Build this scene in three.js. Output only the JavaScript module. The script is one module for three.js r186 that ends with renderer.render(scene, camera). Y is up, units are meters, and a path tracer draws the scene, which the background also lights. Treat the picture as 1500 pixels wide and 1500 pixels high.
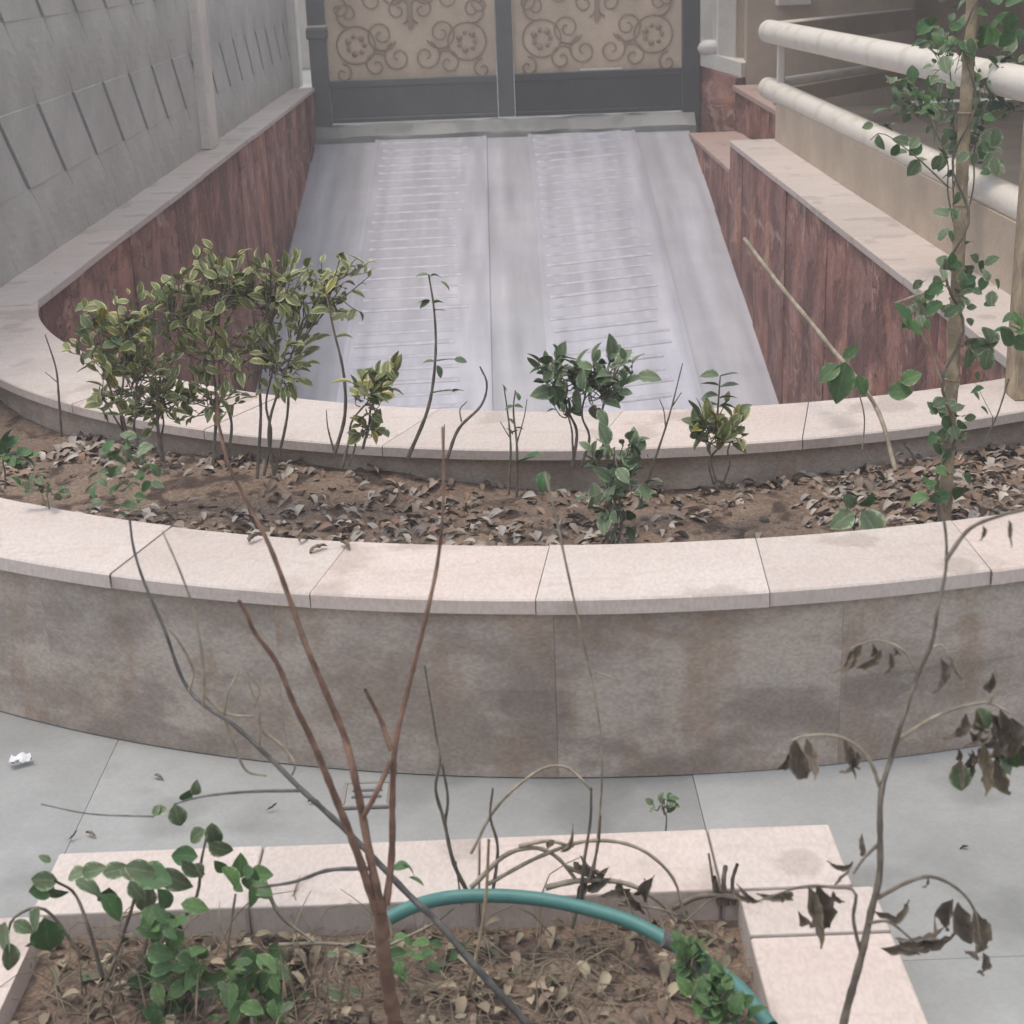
import * as THREE from 'three';
import { mergeGeometries } from 'three/addons/utils/BufferGeometryUtils.js';
import { RoundedBoxGeometry } from 'three/addons/geometries/RoundedBoxGeometry.js';

// ---------------------------------------------------------------- camera, sky, sun, exposure
const scene = new THREE.Scene();
const EYE = new THREE.Vector3(0, 1.6, 0), FOC = 2300, PITCH = 19.592 * Math.PI / 180, YAW = 0.0135 * Math.PI / 180, ROLL = 2.2 * Math.PI / 180;
const camera = new THREE.PerspectiveCamera(2 * Math.atan(750 / FOC) * 180 / Math.PI, 1, 0.05, 400);
const CF = new THREE.Vector3(Math.sin(YAW) * Math.cos(PITCH), -Math.sin(PITCH), -Math.cos(YAW) * Math.cos(PITCH));
const CR0 = new THREE.Vector3().crossVectors(CF, new THREE.Vector3(0, 1, 0)).normalize(), CU0 = new THREE.Vector3().crossVectors(CR0, CF);
const CR = CR0.clone().multiplyScalar(Math.cos(ROLL)).addScaledVector(CU0, -Math.sin(ROLL));
const CU = CR0.clone().multiplyScalar(Math.sin(ROLL)).addScaledVector(CU0, Math.cos(ROLL));
camera.position.copy(EYE); camera.focus = 4.6; camera.userData.fStop = 9;
camera.quaternion.setFromRotationMatrix(new THREE.Matrix4().makeBasis(CR, CU, CF.clone().negate()));
camera.updateMatrixWorld(true);

const renderer = new THREE.WebGLRenderer({ antialias: true });
renderer.toneMapping = THREE.LinearToneMapping;
renderer.toneMappingExposure = 1.5;
renderer.shadowMap.enabled = true;

{ // overcast sky: brighter overhead, a little cooler than white, pale at the horizon
  const w = 128, h = 64, d = new Float32Array(w * h * 4);
  for (let j = 0; j < h; j++) for (let i = 0; i < w; i++) {
    const el = (j + 0.5) / h * Math.PI - Math.PI / 2, s = Math.max(0, Math.sin(el));
    const L = el > 0 ? 0.62 + 0.5 * s : 0.25, o = (j * w + i) * 4;
    d[o] = L * 0.94; d[o + 1] = L * 0.98; d[o + 2] = L * 1.09; d[o + 3] = 1;
  }
  const t = new THREE.DataTexture(d, w, h, THREE.RGBAFormat, THREE.FloatType);
  t.mapping = THREE.EquirectangularReflectionMapping; t.minFilter = t.magFilter = THREE.LinearFilter; t.needsUpdate = true;
  scene.background = t; scene.environment = t;
}
const sun = new THREE.DirectionalLight(0xffeeda, 1.3);
sun.position.set(-3, 14, -5); sun.target.position.set(0, 0, -5); sun.castShadow = true; sun.shadow.radius = 26;
sun.shadow.mapSize.set(2048, 2048); Object.assign(sun.shadow.camera, { left: -12, right: 12, top: 14, bottom: -14, near: 1, far: 40 });
scene.add(sun, sun.target);

// ---------------------------------------------------------------- helpers
let seed = 7;
const rnd = () => { seed |= 0; seed = seed + 0x6D2B79F5 | 0; let t = Math.imul(seed ^ seed >>> 15, 1 | seed); t = t + Math.imul(t ^ t >>> 7, 61 | t) ^ t; return ((t ^ t >>> 14) >>> 0) / 4294967296; };
const rr = (a, b) => a + (b - a) * rnd();
const pick = a => a[Math.floor(rnd() * a.length) % a.length];
const V = (x, y, z) => new THREE.Vector3(x, y, z);
const lerp = (a, b, t) => a + (b - a) * t, clamp = (x, a = 0, b = 1) => Math.min(b, Math.max(a, x));
const sstep = (a, b, x) => { const t = clamp((x - a) / (b - a)); return t * t * (3 - 2 * t); };
// a sight line of the survey photograph (1500 px square) cut with a plane of the place
const sight = (u, v) => CF.clone().addScaledVector(CR, (u - 750) / FOC).addScaledVector(CU, -(v - 750) / FOC);
const onZ = (u, v, z) => { const d = sight(u, v); return EYE.clone().addScaledVector(d, z / d.z); };
const onY = (u, v, y) => { const d = sight(u, v); return EYE.clone().addScaledVector(d, (y - EYE.y) / d.y); };
const pxm = (px, z) => px * Math.abs(z) / Math.cos(PITCH) / FOC * 0.98;

const used = {};
function numbered(n) { const k = used[n] = (used[n] ?? -1) + 1; return k ? n + '_' + String(k).padStart(3, '0') : n; }
function sh(o) { o.castShadow = o.receiveShadow = true; return o; }
function mesh(name, geo, mat, parent) { const m = sh(new THREE.Mesh(geo, mat)); m.name = name; parent.add(m); return m; }
function thing(name, label, category, group, pos = [0, 0, 0]) {
  const g = new THREE.Group(); g.name = numbered(name); g.position.set(...pos); g.userData = { label, category };
  if (group) g.userData.group = group; scene.add(g); return g;
}
function setting(name, label, category) { const g = new THREE.Group(); g.name = name; g.userData = { kind: 'structure', label, category }; scene.add(g); return g; }
function boxGeo(x0, x1, y0, y1, z0, z1, r = 0) {
  const g = r ? new RoundedBoxGeometry(x1 - x0, y1 - y0, z1 - z0, 1, r) : new THREE.BoxGeometry(x1 - x0, y1 - y0, z1 - z0);
  g.translate((x0 + x1) / 2, (y0 + y1) / 2, (z0 + z1) / 2); return boxUV(g);
}
function boxUV(g, ou = 0, ov = 0) { // uv in metres by the way each face points
  if (!g.attributes.normal) g.computeVertexNormals();
  const p = g.attributes.position, n = g.attributes.normal, uv = new Float32Array(p.count * 2);
  for (let i = 0; i < p.count; i++) {
    const ax = Math.abs(n.getX(i)), ay = Math.abs(n.getY(i)), az = Math.abs(n.getZ(i));
    let u, v;
    if (ay >= ax && ay >= az) { u = p.getX(i); v = p.getZ(i); } else if (ax >= az) { u = p.getZ(i); v = p.getY(i); } else { u = p.getX(i); v = p.getY(i); }
    uv[i * 2] = u + ou; uv[i * 2 + 1] = v + ov;
  }
  g.setAttribute('uv', new THREE.BufferAttribute(uv, 2)); return g;
}
function quadsGeo(quads) { // list of quads of four Vector3, flat shaded
  const pos = [];
  for (const [a, b, c, d] of quads) for (const p of [a, b, c, a, c, d]) pos.push(p.x, p.y, p.z);
  const g = new THREE.BufferGeometry(); g.setAttribute('position', new THREE.Float32BufferAttribute(pos, 3)); g.computeVertexNormals(); return boxUV(g);
}
function prism(pts, y0, y1) { // plan polygon [x,z] (counter-clockwise seen from above or not: both sides draw), y1 may be an array
  const top = pts.map(([x, z], i) => V(x, Array.isArray(y1) ? y1[i] : y1, z)), bot = pts.map(([x, z], i) => V(x, Array.isArray(y0) ? y0[i] : y0, z));
  const q = []; const n = pts.length;
  for (let i = 0; i < n; i++) { const j = (i + 1) % n; q.push([bot[i], bot[j], top[j], top[i]]); }
  for (let i = 1; i < n - 1; i++) { q.push([top[0], top[i], top[i + 1], top[0]]); q.push([bot[0], bot[i + 1], bot[i], bot[0]]); }
  return quadsGeo(q);
}
// ring sector between two circles (each with its own centre), angle 0 faces +z
function sector(ci, ri, co, ro, a0, a1, y0, y1, n = 6, bev = 0) {
  const P = (c, r, a, y) => V(c[0] + r * Math.sin(a), y, c[1] + r * Math.cos(a)), q = [];
  for (let k = 0; k < n; k++) {
    const s = lerp(a0, a1, k / n), e = lerp(a0, a1, (k + 1) / n), b = bev;
    const it = [P(ci, ri + b, s, y1), P(ci, ri + b, e, y1)], ot = [P(co, ro - b, s, y1), P(co, ro - b, e, y1)];
    const im = [P(ci, ri, s, y1 - b), P(ci, ri, e, y1 - b)], om = [P(co, ro, s, y1 - b), P(co, ro, e, y1 - b)];
    const ib = [P(ci, ri, s, y0), P(ci, ri, e, y0)], ob = [P(co, ro, s, y0), P(co, ro, e, y0)];
    q.push([it[0], ot[0], ot[1], it[1]], [om[0], ob[0], ob[1], om[1]], [im[1], ib[1], ib[0], im[0]], [ib[0], ib[1], ob[1], ob[0]]);
    if (b) q.push([ot[0], om[0], om[1], ot[1]], [it[1], im[1], im[0], it[0]]);
    if (k === 0) q.push([it[0], ib[0], ob[0], ot[0]]);
    if (k === n - 1) q.push([ot[1], ob[1], ib[1], it[1]]);
  }
  return quadsGeo(q);
}
function tube(pts, r0, r1, seg = 0, rad = 6, knob = 0.1) { // tapered tube through points
  const c = new THREE.CatmullRomCurve3(pts, false, 'centripetal'), n = seg || Math.max(4, pts.length * 4);
  const g = new THREE.TubeGeometry(c, n, 1, rad, false), p = g.attributes.position, L = c.getLength();
  const uv = g.attributes.uv;
  for (let i = 0; i <= n; i++) {
    const o = c.getPointAt(i / n), r = lerp(r0, r1, i / n) * (1 + knob * Math.sin(i * 2.3 + r0 * 9000));
    for (let j = 0; j <= rad; j++) {
      const k = i * (rad + 1) + j; p.setXYZ(k, o.x + (p.getX(k) - o.x) * r, o.y + (p.getY(k) - o.y) * r, o.z + (p.getZ(k) - o.z) * r);
      uv.setXY(k, i / n * L, j / rad * 6.28 * r0);
    }
  }
  return g;
}
// ---------------------------------------------------------------- textures (grain, stains, veins)
function makeNoise(s) {
  const T = new Float32Array(65536); let q = s >>> 0 || 1;
  for (let i = 0; i < 65536; i++) { q = Math.imul(q, 1664525) + 1013904223 >>> 0; T[i] = q / 4294967296; }
  return (x, y, px, py) => { // periodic value noise
    const xi = Math.floor(x), yi = Math.floor(y), fx = x - xi, fy = y - yi, sx = fx * fx * (3 - 2 * fx), sy = fy * fy * (3 - 2 * fy);
    const m = (a, b) => ((a % b) + b) % b, h = (a, b) => T[(m(a, px) * 251 + m(b, py) * 1021 + px * 7) & 65535];
    return lerp(lerp(h(xi, yi), h(xi + 1, yi), sx), lerp(h(xi, yi + 1), h(xi + 1, yi + 1), sx), sy);
  };
}
const N1 = makeNoise(11), N2 = makeNoise(29), N3 = makeNoise(71);
function fbm(N, u, v, fx, fy, oct = 4, gain = 0.5) { let a = 0, s = 0, g = 1; for (let o = 0; o < oct; o++) { const k = 1 << o; a += g * N(u * fx * k, v * fy * k, fx * k, fy * k); s += g; g *= gain; } return a / s; }
function tex(w, h, metres, fn, srgb = true, metresV = metres) {
  const d = new Uint8Array(w * h * 4);
  for (let j = 0; j < h; j++) for (let i = 0; i < w; i++) { const c = fn(i / w, j / h), o = (j * w + i) * 4; d[o] = clamp(c[0]) * 255; d[o + 1] = clamp(c[1]) * 255; d[o + 2] = clamp(c[2]) * 255; d[o + 3] = 255; }
  const t = new THREE.DataTexture(d, w, h); t.wrapS = t.wrapT = THREE.RepeatWrapping; t.magFilter = THREE.LinearFilter; t.minFilter = THREE.LinearMipmapLinearFilter; t.generateMipmaps = true;
  if (srgb) t.colorSpace = THREE.SRGBColorSpace; t.repeat.set(1 / metres, 1 / metresV); t.needsUpdate = true; return t;
}
const mix3 = (a, b, t) => [lerp(a[0], b[0], t), lerp(a[1], b[1], t), lerp(a[2], b[2], t)];
const mul3 = (a, k) => [a[0] * k, a[1] * k, a[2] * k];
const hex = h => [(h >> 16 & 255) / 255, (h >> 8 & 255) / 255, (h & 255) / 255];
function std(o) { return new THREE.MeshStandardMaterial({ side: THREE.DoubleSide, roughness: 0.85, ...o }); }

const grainTex = tex(512, 512, 0.9, (u, v) => { const n = fbm(N1, u, v, 12, 12, 5, 0.65); return [n, n, n]; }, false);
const concTex = tex(1024, 1024, 2.3, (u, v) => {
  const n = fbm(N1, u, v, 5, 5, 5, 0.6), f = N2(u * 380, v * 380, 380, 380), st = sstep(0.56, 0.72, fbm(N3, u, v, 7, 7, 5));
  return mul3(mix3(hex(0x969897), hex(0x7f817f), st * 0.75 + (f - 0.5) * 0.3), 0.82 + n * 0.36);
});
const rampTex = tex(1024, 1024, 2.9, (u, v) => {
  const n = fbm(N2, u, v, 4, 6, 5, 0.6), f = N1(u * 300, v * 300, 300, 300), tr = fbm(N3, u, v, 30, 3, 3);
  return mul3(mix3(hex(0xcfcfd6), hex(0xb4b5c0), clamp(n * 1.4 - 0.3 + (f - 0.5) * 0.25)), 0.86 + tr * 0.24);
});
const creamTex = tex(1024, 512, 1.3, (u, v) => {
  const n = fbm(N1, u, v, 3, 10, 5, 0.55), vein = Math.abs(fbm(N2, u, v, 3, 14, 4) - 0.5), f = N3(u * 300, v * 150, 300, 150);
  let c = mix3(hex(0xdad2cd), hex(0xc9bdb7), n); c = mix3(c, hex(0xc0afa5), (1 - sstep(0, 0.025, vein)) * 0.3);
  const st = sstep(0.62, 0.75, fbm(N3, u, v, 8, 8, 5)); return mul3(mix3(c, hex(0x9a8f86), st * 0.35), 0.95 + f * 0.08);
});
const redTex = tex(1024, 1024, 1.9, (u, v) => { // red travertine: blotched, veins standing upright but broken
  const wx = (fbm(N3, u, v, 6, 5, 4) - 0.5) * 0.3, wy = (fbm(N1, u, v, 5, 6, 4) - 0.5) * 0.4, a = u + wx, e = v + wy, n = fbm(N1, a, e, 8, 6, 6, 0.66), b = fbm(N2, u, v, 6, 6, 6, 0.66), cr = Math.abs(fbm(N2, a, e, 7, 5, 5, 0.62) - 0.5), f = N3(u * 320, v * 320, 320, 320);
  let c = mix3(hex(0x6f4a42), hex(0x99726a), sstep(0.3, 0.7, n)); c = mix3(c, hex(0xbb9d90), sstep(0.58, 0.72, fbm(N3, a, e, 9, 7, 6, 0.66)) * 0.7);
  c = mix3(c, hex(0x40291f), (1 - sstep(0.003, 0.022, cr)) * 0.6); c = mix3(c, hex(0x8f6244), sstep(0.55, 0.7, b) * 0.4); return mul3(c, 0.68 + b * 0.62 + f * 0.18);
});
const wallTex = tex(2048, 1024, 4.2, (u, v) => { // planter front: rubbed concrete facing, rain streaks and splashed dirt (v 0 at the ground, 0.42 m high)
  const y = v * 0.42, n = fbm(N1, u, v, 24, 5, 5, 0.6), f = N2(u * 700, v * 90, 700, 90), st = fbm(N3, u, v, 60, 2, 4, 0.6), bl = fbm(N2, u, v, 16, 3, 5, 0.6);
  let c = mix3(hex(0xb3a89e), hex(0x978b81), sstep(0.3, 0.7, n)); c = mix3(c, hex(0x8f7863), sstep(0.5, 0.78, st) * 0.4);
  c = mix3(c, hex(0x756c64), sstep(0.48, 0.68, bl) * 0.5 * (y < 0.2 ? 1 : 0.45)); c = mix3(c, hex(0xa9a49d), sstep(0.6, 0.72, fbm(N1, u, v, 40, 8, 4)) * 0.35);
  return mul3(c, 0.92 + f * 0.14);
}, true, 0.42);
const soilTex = tex(1024, 1024, 1.1, (u, v) => {
  const n = fbm(N1, u, v, 8, 8, 6, 0.65), f = N2(u * 260, v * 260, 260, 260), c = mix3(hex(0x6f5c50), hex(0x93806f), n);
  return mul3(mix3(c, hex(0x4c3d35), sstep(0.55, 0.75, fbm(N3, u, v, 20, 20, 4))), 0.78 + f * 0.4);
});
const plasterTex = tex(512, 512, 2.1, (u, v) => { const n = fbm(N2, u, v, 6, 6, 6, 0.6), f = N1(u * 220, v * 220, 220, 220); return mul3([1, 1, 1], 0.8 + n * 0.22 + f * 0.06); });
const grimeTex = tex(512, 256, 2.3, (u, v) => { const n = fbm(N3, u, v, 14, 4, 5, 0.6); return mul3(mix3([1, 1, 1], hex(0xa89a86), sstep(0.5, 0.8, n) * 0.22), 0.94 + 0.06 * N1(u * 200, v * 100, 200, 100)); }, true, 0.5);
const barkTex = tex(256, 256, 0.12, (u, v) => { const n = fbm(N1, u, v, 6, 3, 5, 0.6); return mul3([1, 1, 1], 0.55 + n * 0.6); });

const M = {
  conc: std({ map: concTex, bumpMap: grainTex, bumpScale: 0.002, roughness: 0.7 }),
  ramp: new THREE.MeshPhysicalMaterial({ side: THREE.DoubleSide, map: rampTex, bumpMap: grainTex, bumpScale: 0.0008, roughness: 0.45, clearcoat: 1, clearcoatRoughness: 0.15, color: new THREE.Color(0.99, 0.99, 1.03) }),
  rampSide: new THREE.MeshPhysicalMaterial({ side: THREE.DoubleSide, map: rampTex, bumpMap: grainTex, bumpScale: 0.001, roughness: 0.5, clearcoat: 0.7, clearcoatRoughness: 0.25, color: new THREE.Color(0.86, 0.87, 0.87) }),
  mortar: std({ map: plasterTex, color: new THREE.Color(0.3, 0.27, 0.25), roughness: 0.95 }),
  planterWall: std({ map: wallTex, bumpMap: grainTex, bumpScale: 0.002, roughness: 0.8 }),
  soil: std({ map: soilTex, color: new THREE.Color(0.84, 0.85, 0.84), bumpMap: grainTex, bumpScale: 0.012, roughness: 1 }),
  fence: std({ map: plasterTex, color: new THREE.Color(0.63, 0.635, 0.62), roughness: 0.6, bumpMap: grainTex, bumpScale: 0.001 }),
  fencePost: std({ map: plasterTex, color: new THREE.Color(0.86, 0.83, 0.78), roughness: 0.6 }),
  beige: std({ map: plasterTex, color: new THREE.Color(0.56, 0.465, 0.36), bumpMap: grainTex, bumpScale: 0.003 }),
  white: std({ map: plasterTex, color: new THREE.Color(0.8, 0.78, 0.73), roughness: 0.55 }),
  gate: std({ map: plasterTex, color: new THREE.Color(0.19, 0.195, 0.2), roughness: 0.42, metalness: 0.3 }),
  gateDark: std({ map: plasterTex, color: new THREE.Color(0.1, 0.102, 0.106), roughness: 0.4, metalness: 0.3 }),
  gateSheet: std({ map: plasterTex, color: new THREE.Color(0.8, 0.66, 0.5), roughness: 0.7 }),
  scroll: std({ color: new THREE.Color(0.38, 0.29, 0.22), roughness: 0.6 }),
  hose: std({ map: grimeTex, color: new THREE.Color(0.075, 0.225, 0.21), roughness: 0.5 }),
  rail: std({ map: grimeTex, color: new THREE.Color(0.8, 0.76, 0.68), roughness: 0.5, bumpMap: grainTex, bumpScale: 0.0015 }),
  facade: std({ map: plasterTex, color: new THREE.Color(0.45, 0.4, 0.34) }),
  bark: std({ map: barkTex, color: new THREE.Color(0.2, 0.17, 0.135) }),
  barkRed: std({ map: barkTex, color: new THREE.Color(0.26, 0.155, 0.11) }),
  barkPale: std({ map: barkTex, color: new THREE.Color(0.38, 0.33, 0.25) }),
  barkGrey: std({ map: barkTex, color: new THREE.Color(0.15, 0.147, 0.14) }),
  stalk: std({ map: barkTex, color: new THREE.Color(0.29, 0.235, 0.165) }),
  bamboo: std({ map: barkTex, color: new THREE.Color(0.46, 0.37, 0.25), roughness: 0.6 }),
  paper: std({ color: new THREE.Color(0.75, 0.76, 0.8) }),
};
function variants(map, tints, extra) { return tints.map(([r, g, b], i) => { const t = map.clone(); t.offset.set(i * 0.37, i * 0.61); t.needsUpdate = true; return std({ map: t, color: new THREE.Color(r, g, b), ...extra }); }); }
const creamM = variants(creamTex, [[0.92, 0.91, 0.895], [0.86, 0.85, 0.83], [0.94, 0.905, 0.88]], { roughness: 0.62, bumpMap: grainTex, bumpScale: 0.0012 });
const pinkM = variants(creamTex, [[0.72, 0.6, 0.57]], { roughness: 0.7, bumpMap: grainTex, bumpScale: 0.002 })[0];
const redM = variants(redTex, [[1, 0.98, 0.96], [0.88, 0.84, 0.82], [1.04, 0.97, 0.92], [0.94, 0.95, 0.95]], { roughness: 0.75, bumpMap: grainTex, bumpScale: 0.012 });

// ---------------------------------------------------------------- setting: courtyard floor, ramp, street
const RX0 = -1.83, RX1 = 1.92, RZ0 = -16.2, SL = 0.24, RY0 = -0.1;
const rampY = z => RY0 - SL * (z - RZ0);
{
  const g = setting('courtyard_floor', 'grey concrete paved courtyard floor', 'floor');
  mesh('bed', boxGeo(-9, 9, -0.4, -0.008, -3.9, 6.5), M.conc, g);
  const xs = [-9, -6, -4.6, -3.4, -2.12, -0.885, 0.35, 1.585, 2.82, 4.05, 6, 9], zs = [-4, -2.2, -0.4, 2, 4.2, 6.5];
  for (let i = 0; i < xs.length - 1; i++) for (let j = 0; j < zs.length - 1; j++)
    mesh('paving_slab', boxUV(boxGeo(xs[i] + 0.0007, xs[i + 1] - 0.0007, -0.06, rr(-0.002, 0.001), zs[j] + 0.0007, zs[j + 1] - 0.0007), i * 0.7, j * 1.3), M.conc, g);
}
{
  const g = setting('ramp', 'grey concrete garage ramp with ridged wheel tracks', 'ramp');
  const zEnd = -1.5, strip = (x0, x1, dy, mat, name) => mesh(name, boxUV(quadsGeo([
    [V(x0, rampY(RZ0) + dy, RZ0), V(x0, rampY(zEnd) + dy, zEnd), V(x1, rampY(zEnd) + dy, zEnd), V(x1, rampY(RZ0) + dy, RZ0)],
    [V(x0, rampY(RZ0) + dy, RZ0), V(x0, rampY(RZ0) - 0.3, RZ0), V(x0, rampY(zEnd) - 0.3, zEnd), V(x0, rampY(zEnd) + dy, zEnd)],
    [V(x1, rampY(RZ0) + dy, RZ0), V(x1, rampY(zEnd) + dy, zEnd), V(x1, rampY(zEnd) - 0.3, zEnd), V(x1, rampY(RZ0) - 0.3, RZ0)]])), mat, g);
  strip(RX0, -1.205, 0, M.rampSide, 'side_strip'); strip(-1.215, -0.105, 0.02, M.ramp, 'wheel_track'); strip(-0.115, 0.315, 0, M.rampSide, 'centre_strip');
  strip(0.305, 1.38, 0.02, M.ramp, 'wheel_track'); strip(1.37, RX1, 0, M.rampSide, 'side_strip');
  const bar = (len, r) => { const s = new THREE.Shape(); for (let k = 0; k <= 6; k++) { const a = Math.PI * k / 6; s[k ? 'lineTo' : 'moveTo'](Math.cos(a) * r * 2.6, Math.sin(a) * r); } const e = new THREE.ExtrudeGeometry(s, { depth: len, bevelEnabled: false, steps: 1 }); e.rotateY(Math.PI / 2); return boxUV(e); };
  const ridge = (x, z, len, ang, r) => { const m = mesh('ridge', bars[r], M.ramp, g); m.position.set(x, rampY(z) + 0.018, z); m.rotation.set(Math.atan(SL), 0, 0); m.rotateY(ang); m.scale.x = len; return m; };
  const bars = [bar(1, 0.011), bar(1, 0.013), bar(1, 0.0095)];
  for (let z = -15.95, k = 0; z < -6.5; z += 0.195, k++) {
    ridge(-1.14 + rr(-0.02, 0.02), z + rr(-0.01, 0.01), 0.78 + rr(-0.06, 0.06), 0.03 + rr(-0.01, 0.01), k % 3);
    ridge(0.36 + rr(-0.015, 0.015), z + 0.06 + rr(-0.01, 0.01), 0.86 + rr(-0.06, 0.05), 0.17 + rr(-0.012, 0.012), (k + 1) % 3);
  }
  for (const x of [-1.2, -0.125, 0.325, 1.36]) { // raised lips along the tracks
    const m = mesh('track_lip', quadsGeo([[V(x - 0.018, rampY(RZ0) + 0.026, RZ0), V(x - 0.018, rampY(-6) + 0.026, -6), V(x + 0.018, rampY(-6) + 0.026, -6), V(x + 0.018, rampY(RZ0) + 0.026, RZ0)],
      [V(x - 0.018, rampY(RZ0) + 0.026, RZ0), V(x - 0.018, rampY(RZ0), RZ0), V(x - 0.018, rampY(-6), -6), V(x - 0.018, rampY(-6) + 0.026, -6)],
      [V(x + 0.018, rampY(RZ0) + 0.026, RZ0), V(x + 0.018, rampY(-6) + 0.026, -6), V(x + 0.018, rampY(-6), -6), V(x + 0.018, rampY(RZ0), RZ0)]]), M.ramp, g);
  }
  // rough cement threshold under the gate
  const tg = new THREE.BoxGeometry(3.86, 0.2, 0.62, 60, 2, 14); tg.translate(0.06, -0.1, -16.36); const p = tg.attributes.position;
  for (let i = 0; i < p.count; i++) { const x = p.getX(i), z = p.getZ(i); if (p.getY(i) > -0.05) { const e = sstep(-16.2, -16.05, z); p.setY(i, 0.02 + (N1(x * 5 + 50, z * 9 + 50, 999, 999) - 0.5) * 0.035 - e * 0.1); p.setZ(i, z + (N2(x * 4 + 40, 3, 999, 999) - 0.5) * 0.06 * e); } }
  tg.computeVertexNormals(); mesh('threshold', boxUV(tg), M.conc, g);
}
{ const g = setting('street', 'grey asphalt street outside the gate', 'street'); mesh('asphalt', boxGeo(-60, 60, -0.3, -0.03, -90, -16.68), M.conc, g); }
{ // closes the garage under the court
  const g = setting('garage', 'dark garage under the courtyard', 'garage');
  mesh('floor', boxGeo(-6, 6, -4.6, -4.35, -1.5, 2), M.conc, g); mesh('back_wall', boxGeo(-6, 6, -4.35, -0.42, 1.8, 2), M.facade, g);
  mesh('ceiling', boxGeo(-2.3, 2.6, -0.62, -0.405, -4.0, 1.79), M.facade, g);
}

// ---------------------------------------------------------------- left retaining wall and fence
const redSlabs = (parent, x, dirOut, z0, z1, topF, botF, step) => {
  for (let z = z0, k = 0; z < z1 - 0.01; k++) {
    const w = Math.min(step * rr(0.85, 1.15), z1 - z), a = z + 0.0006, b = z + w - 0.0006, d = rr(0.004, 0.02) * dirOut, ya = botF(a) - 0.25, yb = botF(b) - 0.25;
    const X = x + d, q = [[V(X, ya, a), V(X, yb, b), V(X, topF(b), b), V(X, topF(a), a)], [V(X, topF(a), a), V(X, topF(b), b), V(x - dirOut * 0.03, topF(b), b), V(x - dirOut * 0.03, topF(a), a)],
      [V(X, ya, a), V(X, topF(a), a), V(x - dirOut * 0.03, topF(a), a), V(x - dirOut * 0.03, ya, a)], [V(X, yb, b), V(x - dirOut * 0.03, yb, b), V(x - dirOut * 0.03, topF(b), b), V(X, topF(b), b)]];
    mesh('stone_slab', boxUV(quadsGeo(q), k * 0.43, k * 0.71), redM[k % 4], parent); z += w;
  }
};
{
  const g = thing('retaining_wall', 'red travertine clad ramp wall below the grey panelled fence', 'wall');
  mesh('core', boxGeo(-2.35, RX0 - 0.03, -4.4, 0.36, -16.5, -5.3), M.mortar, g);
  redSlabs(g, RX0, 1, -16.2, -5.6, () => 0.365, rampY, 0.62);
  for (let z = -16.25, k = 0; z < -5.95; k++) { const w = Math.min(rr(0.95, 1.15), -5.93 - z); mesh('coping_stone', boxUV(boxGeo(-2.1, RX0 + 0.03 + rr(-0.004, 0.004), 0.366, 0.402 + rr(-0.002, 0.002), z + 0.002, z + w - 0.002, 0.006), k * 0.8, k), creamM[k % 3], g); z += w; }
}
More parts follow.
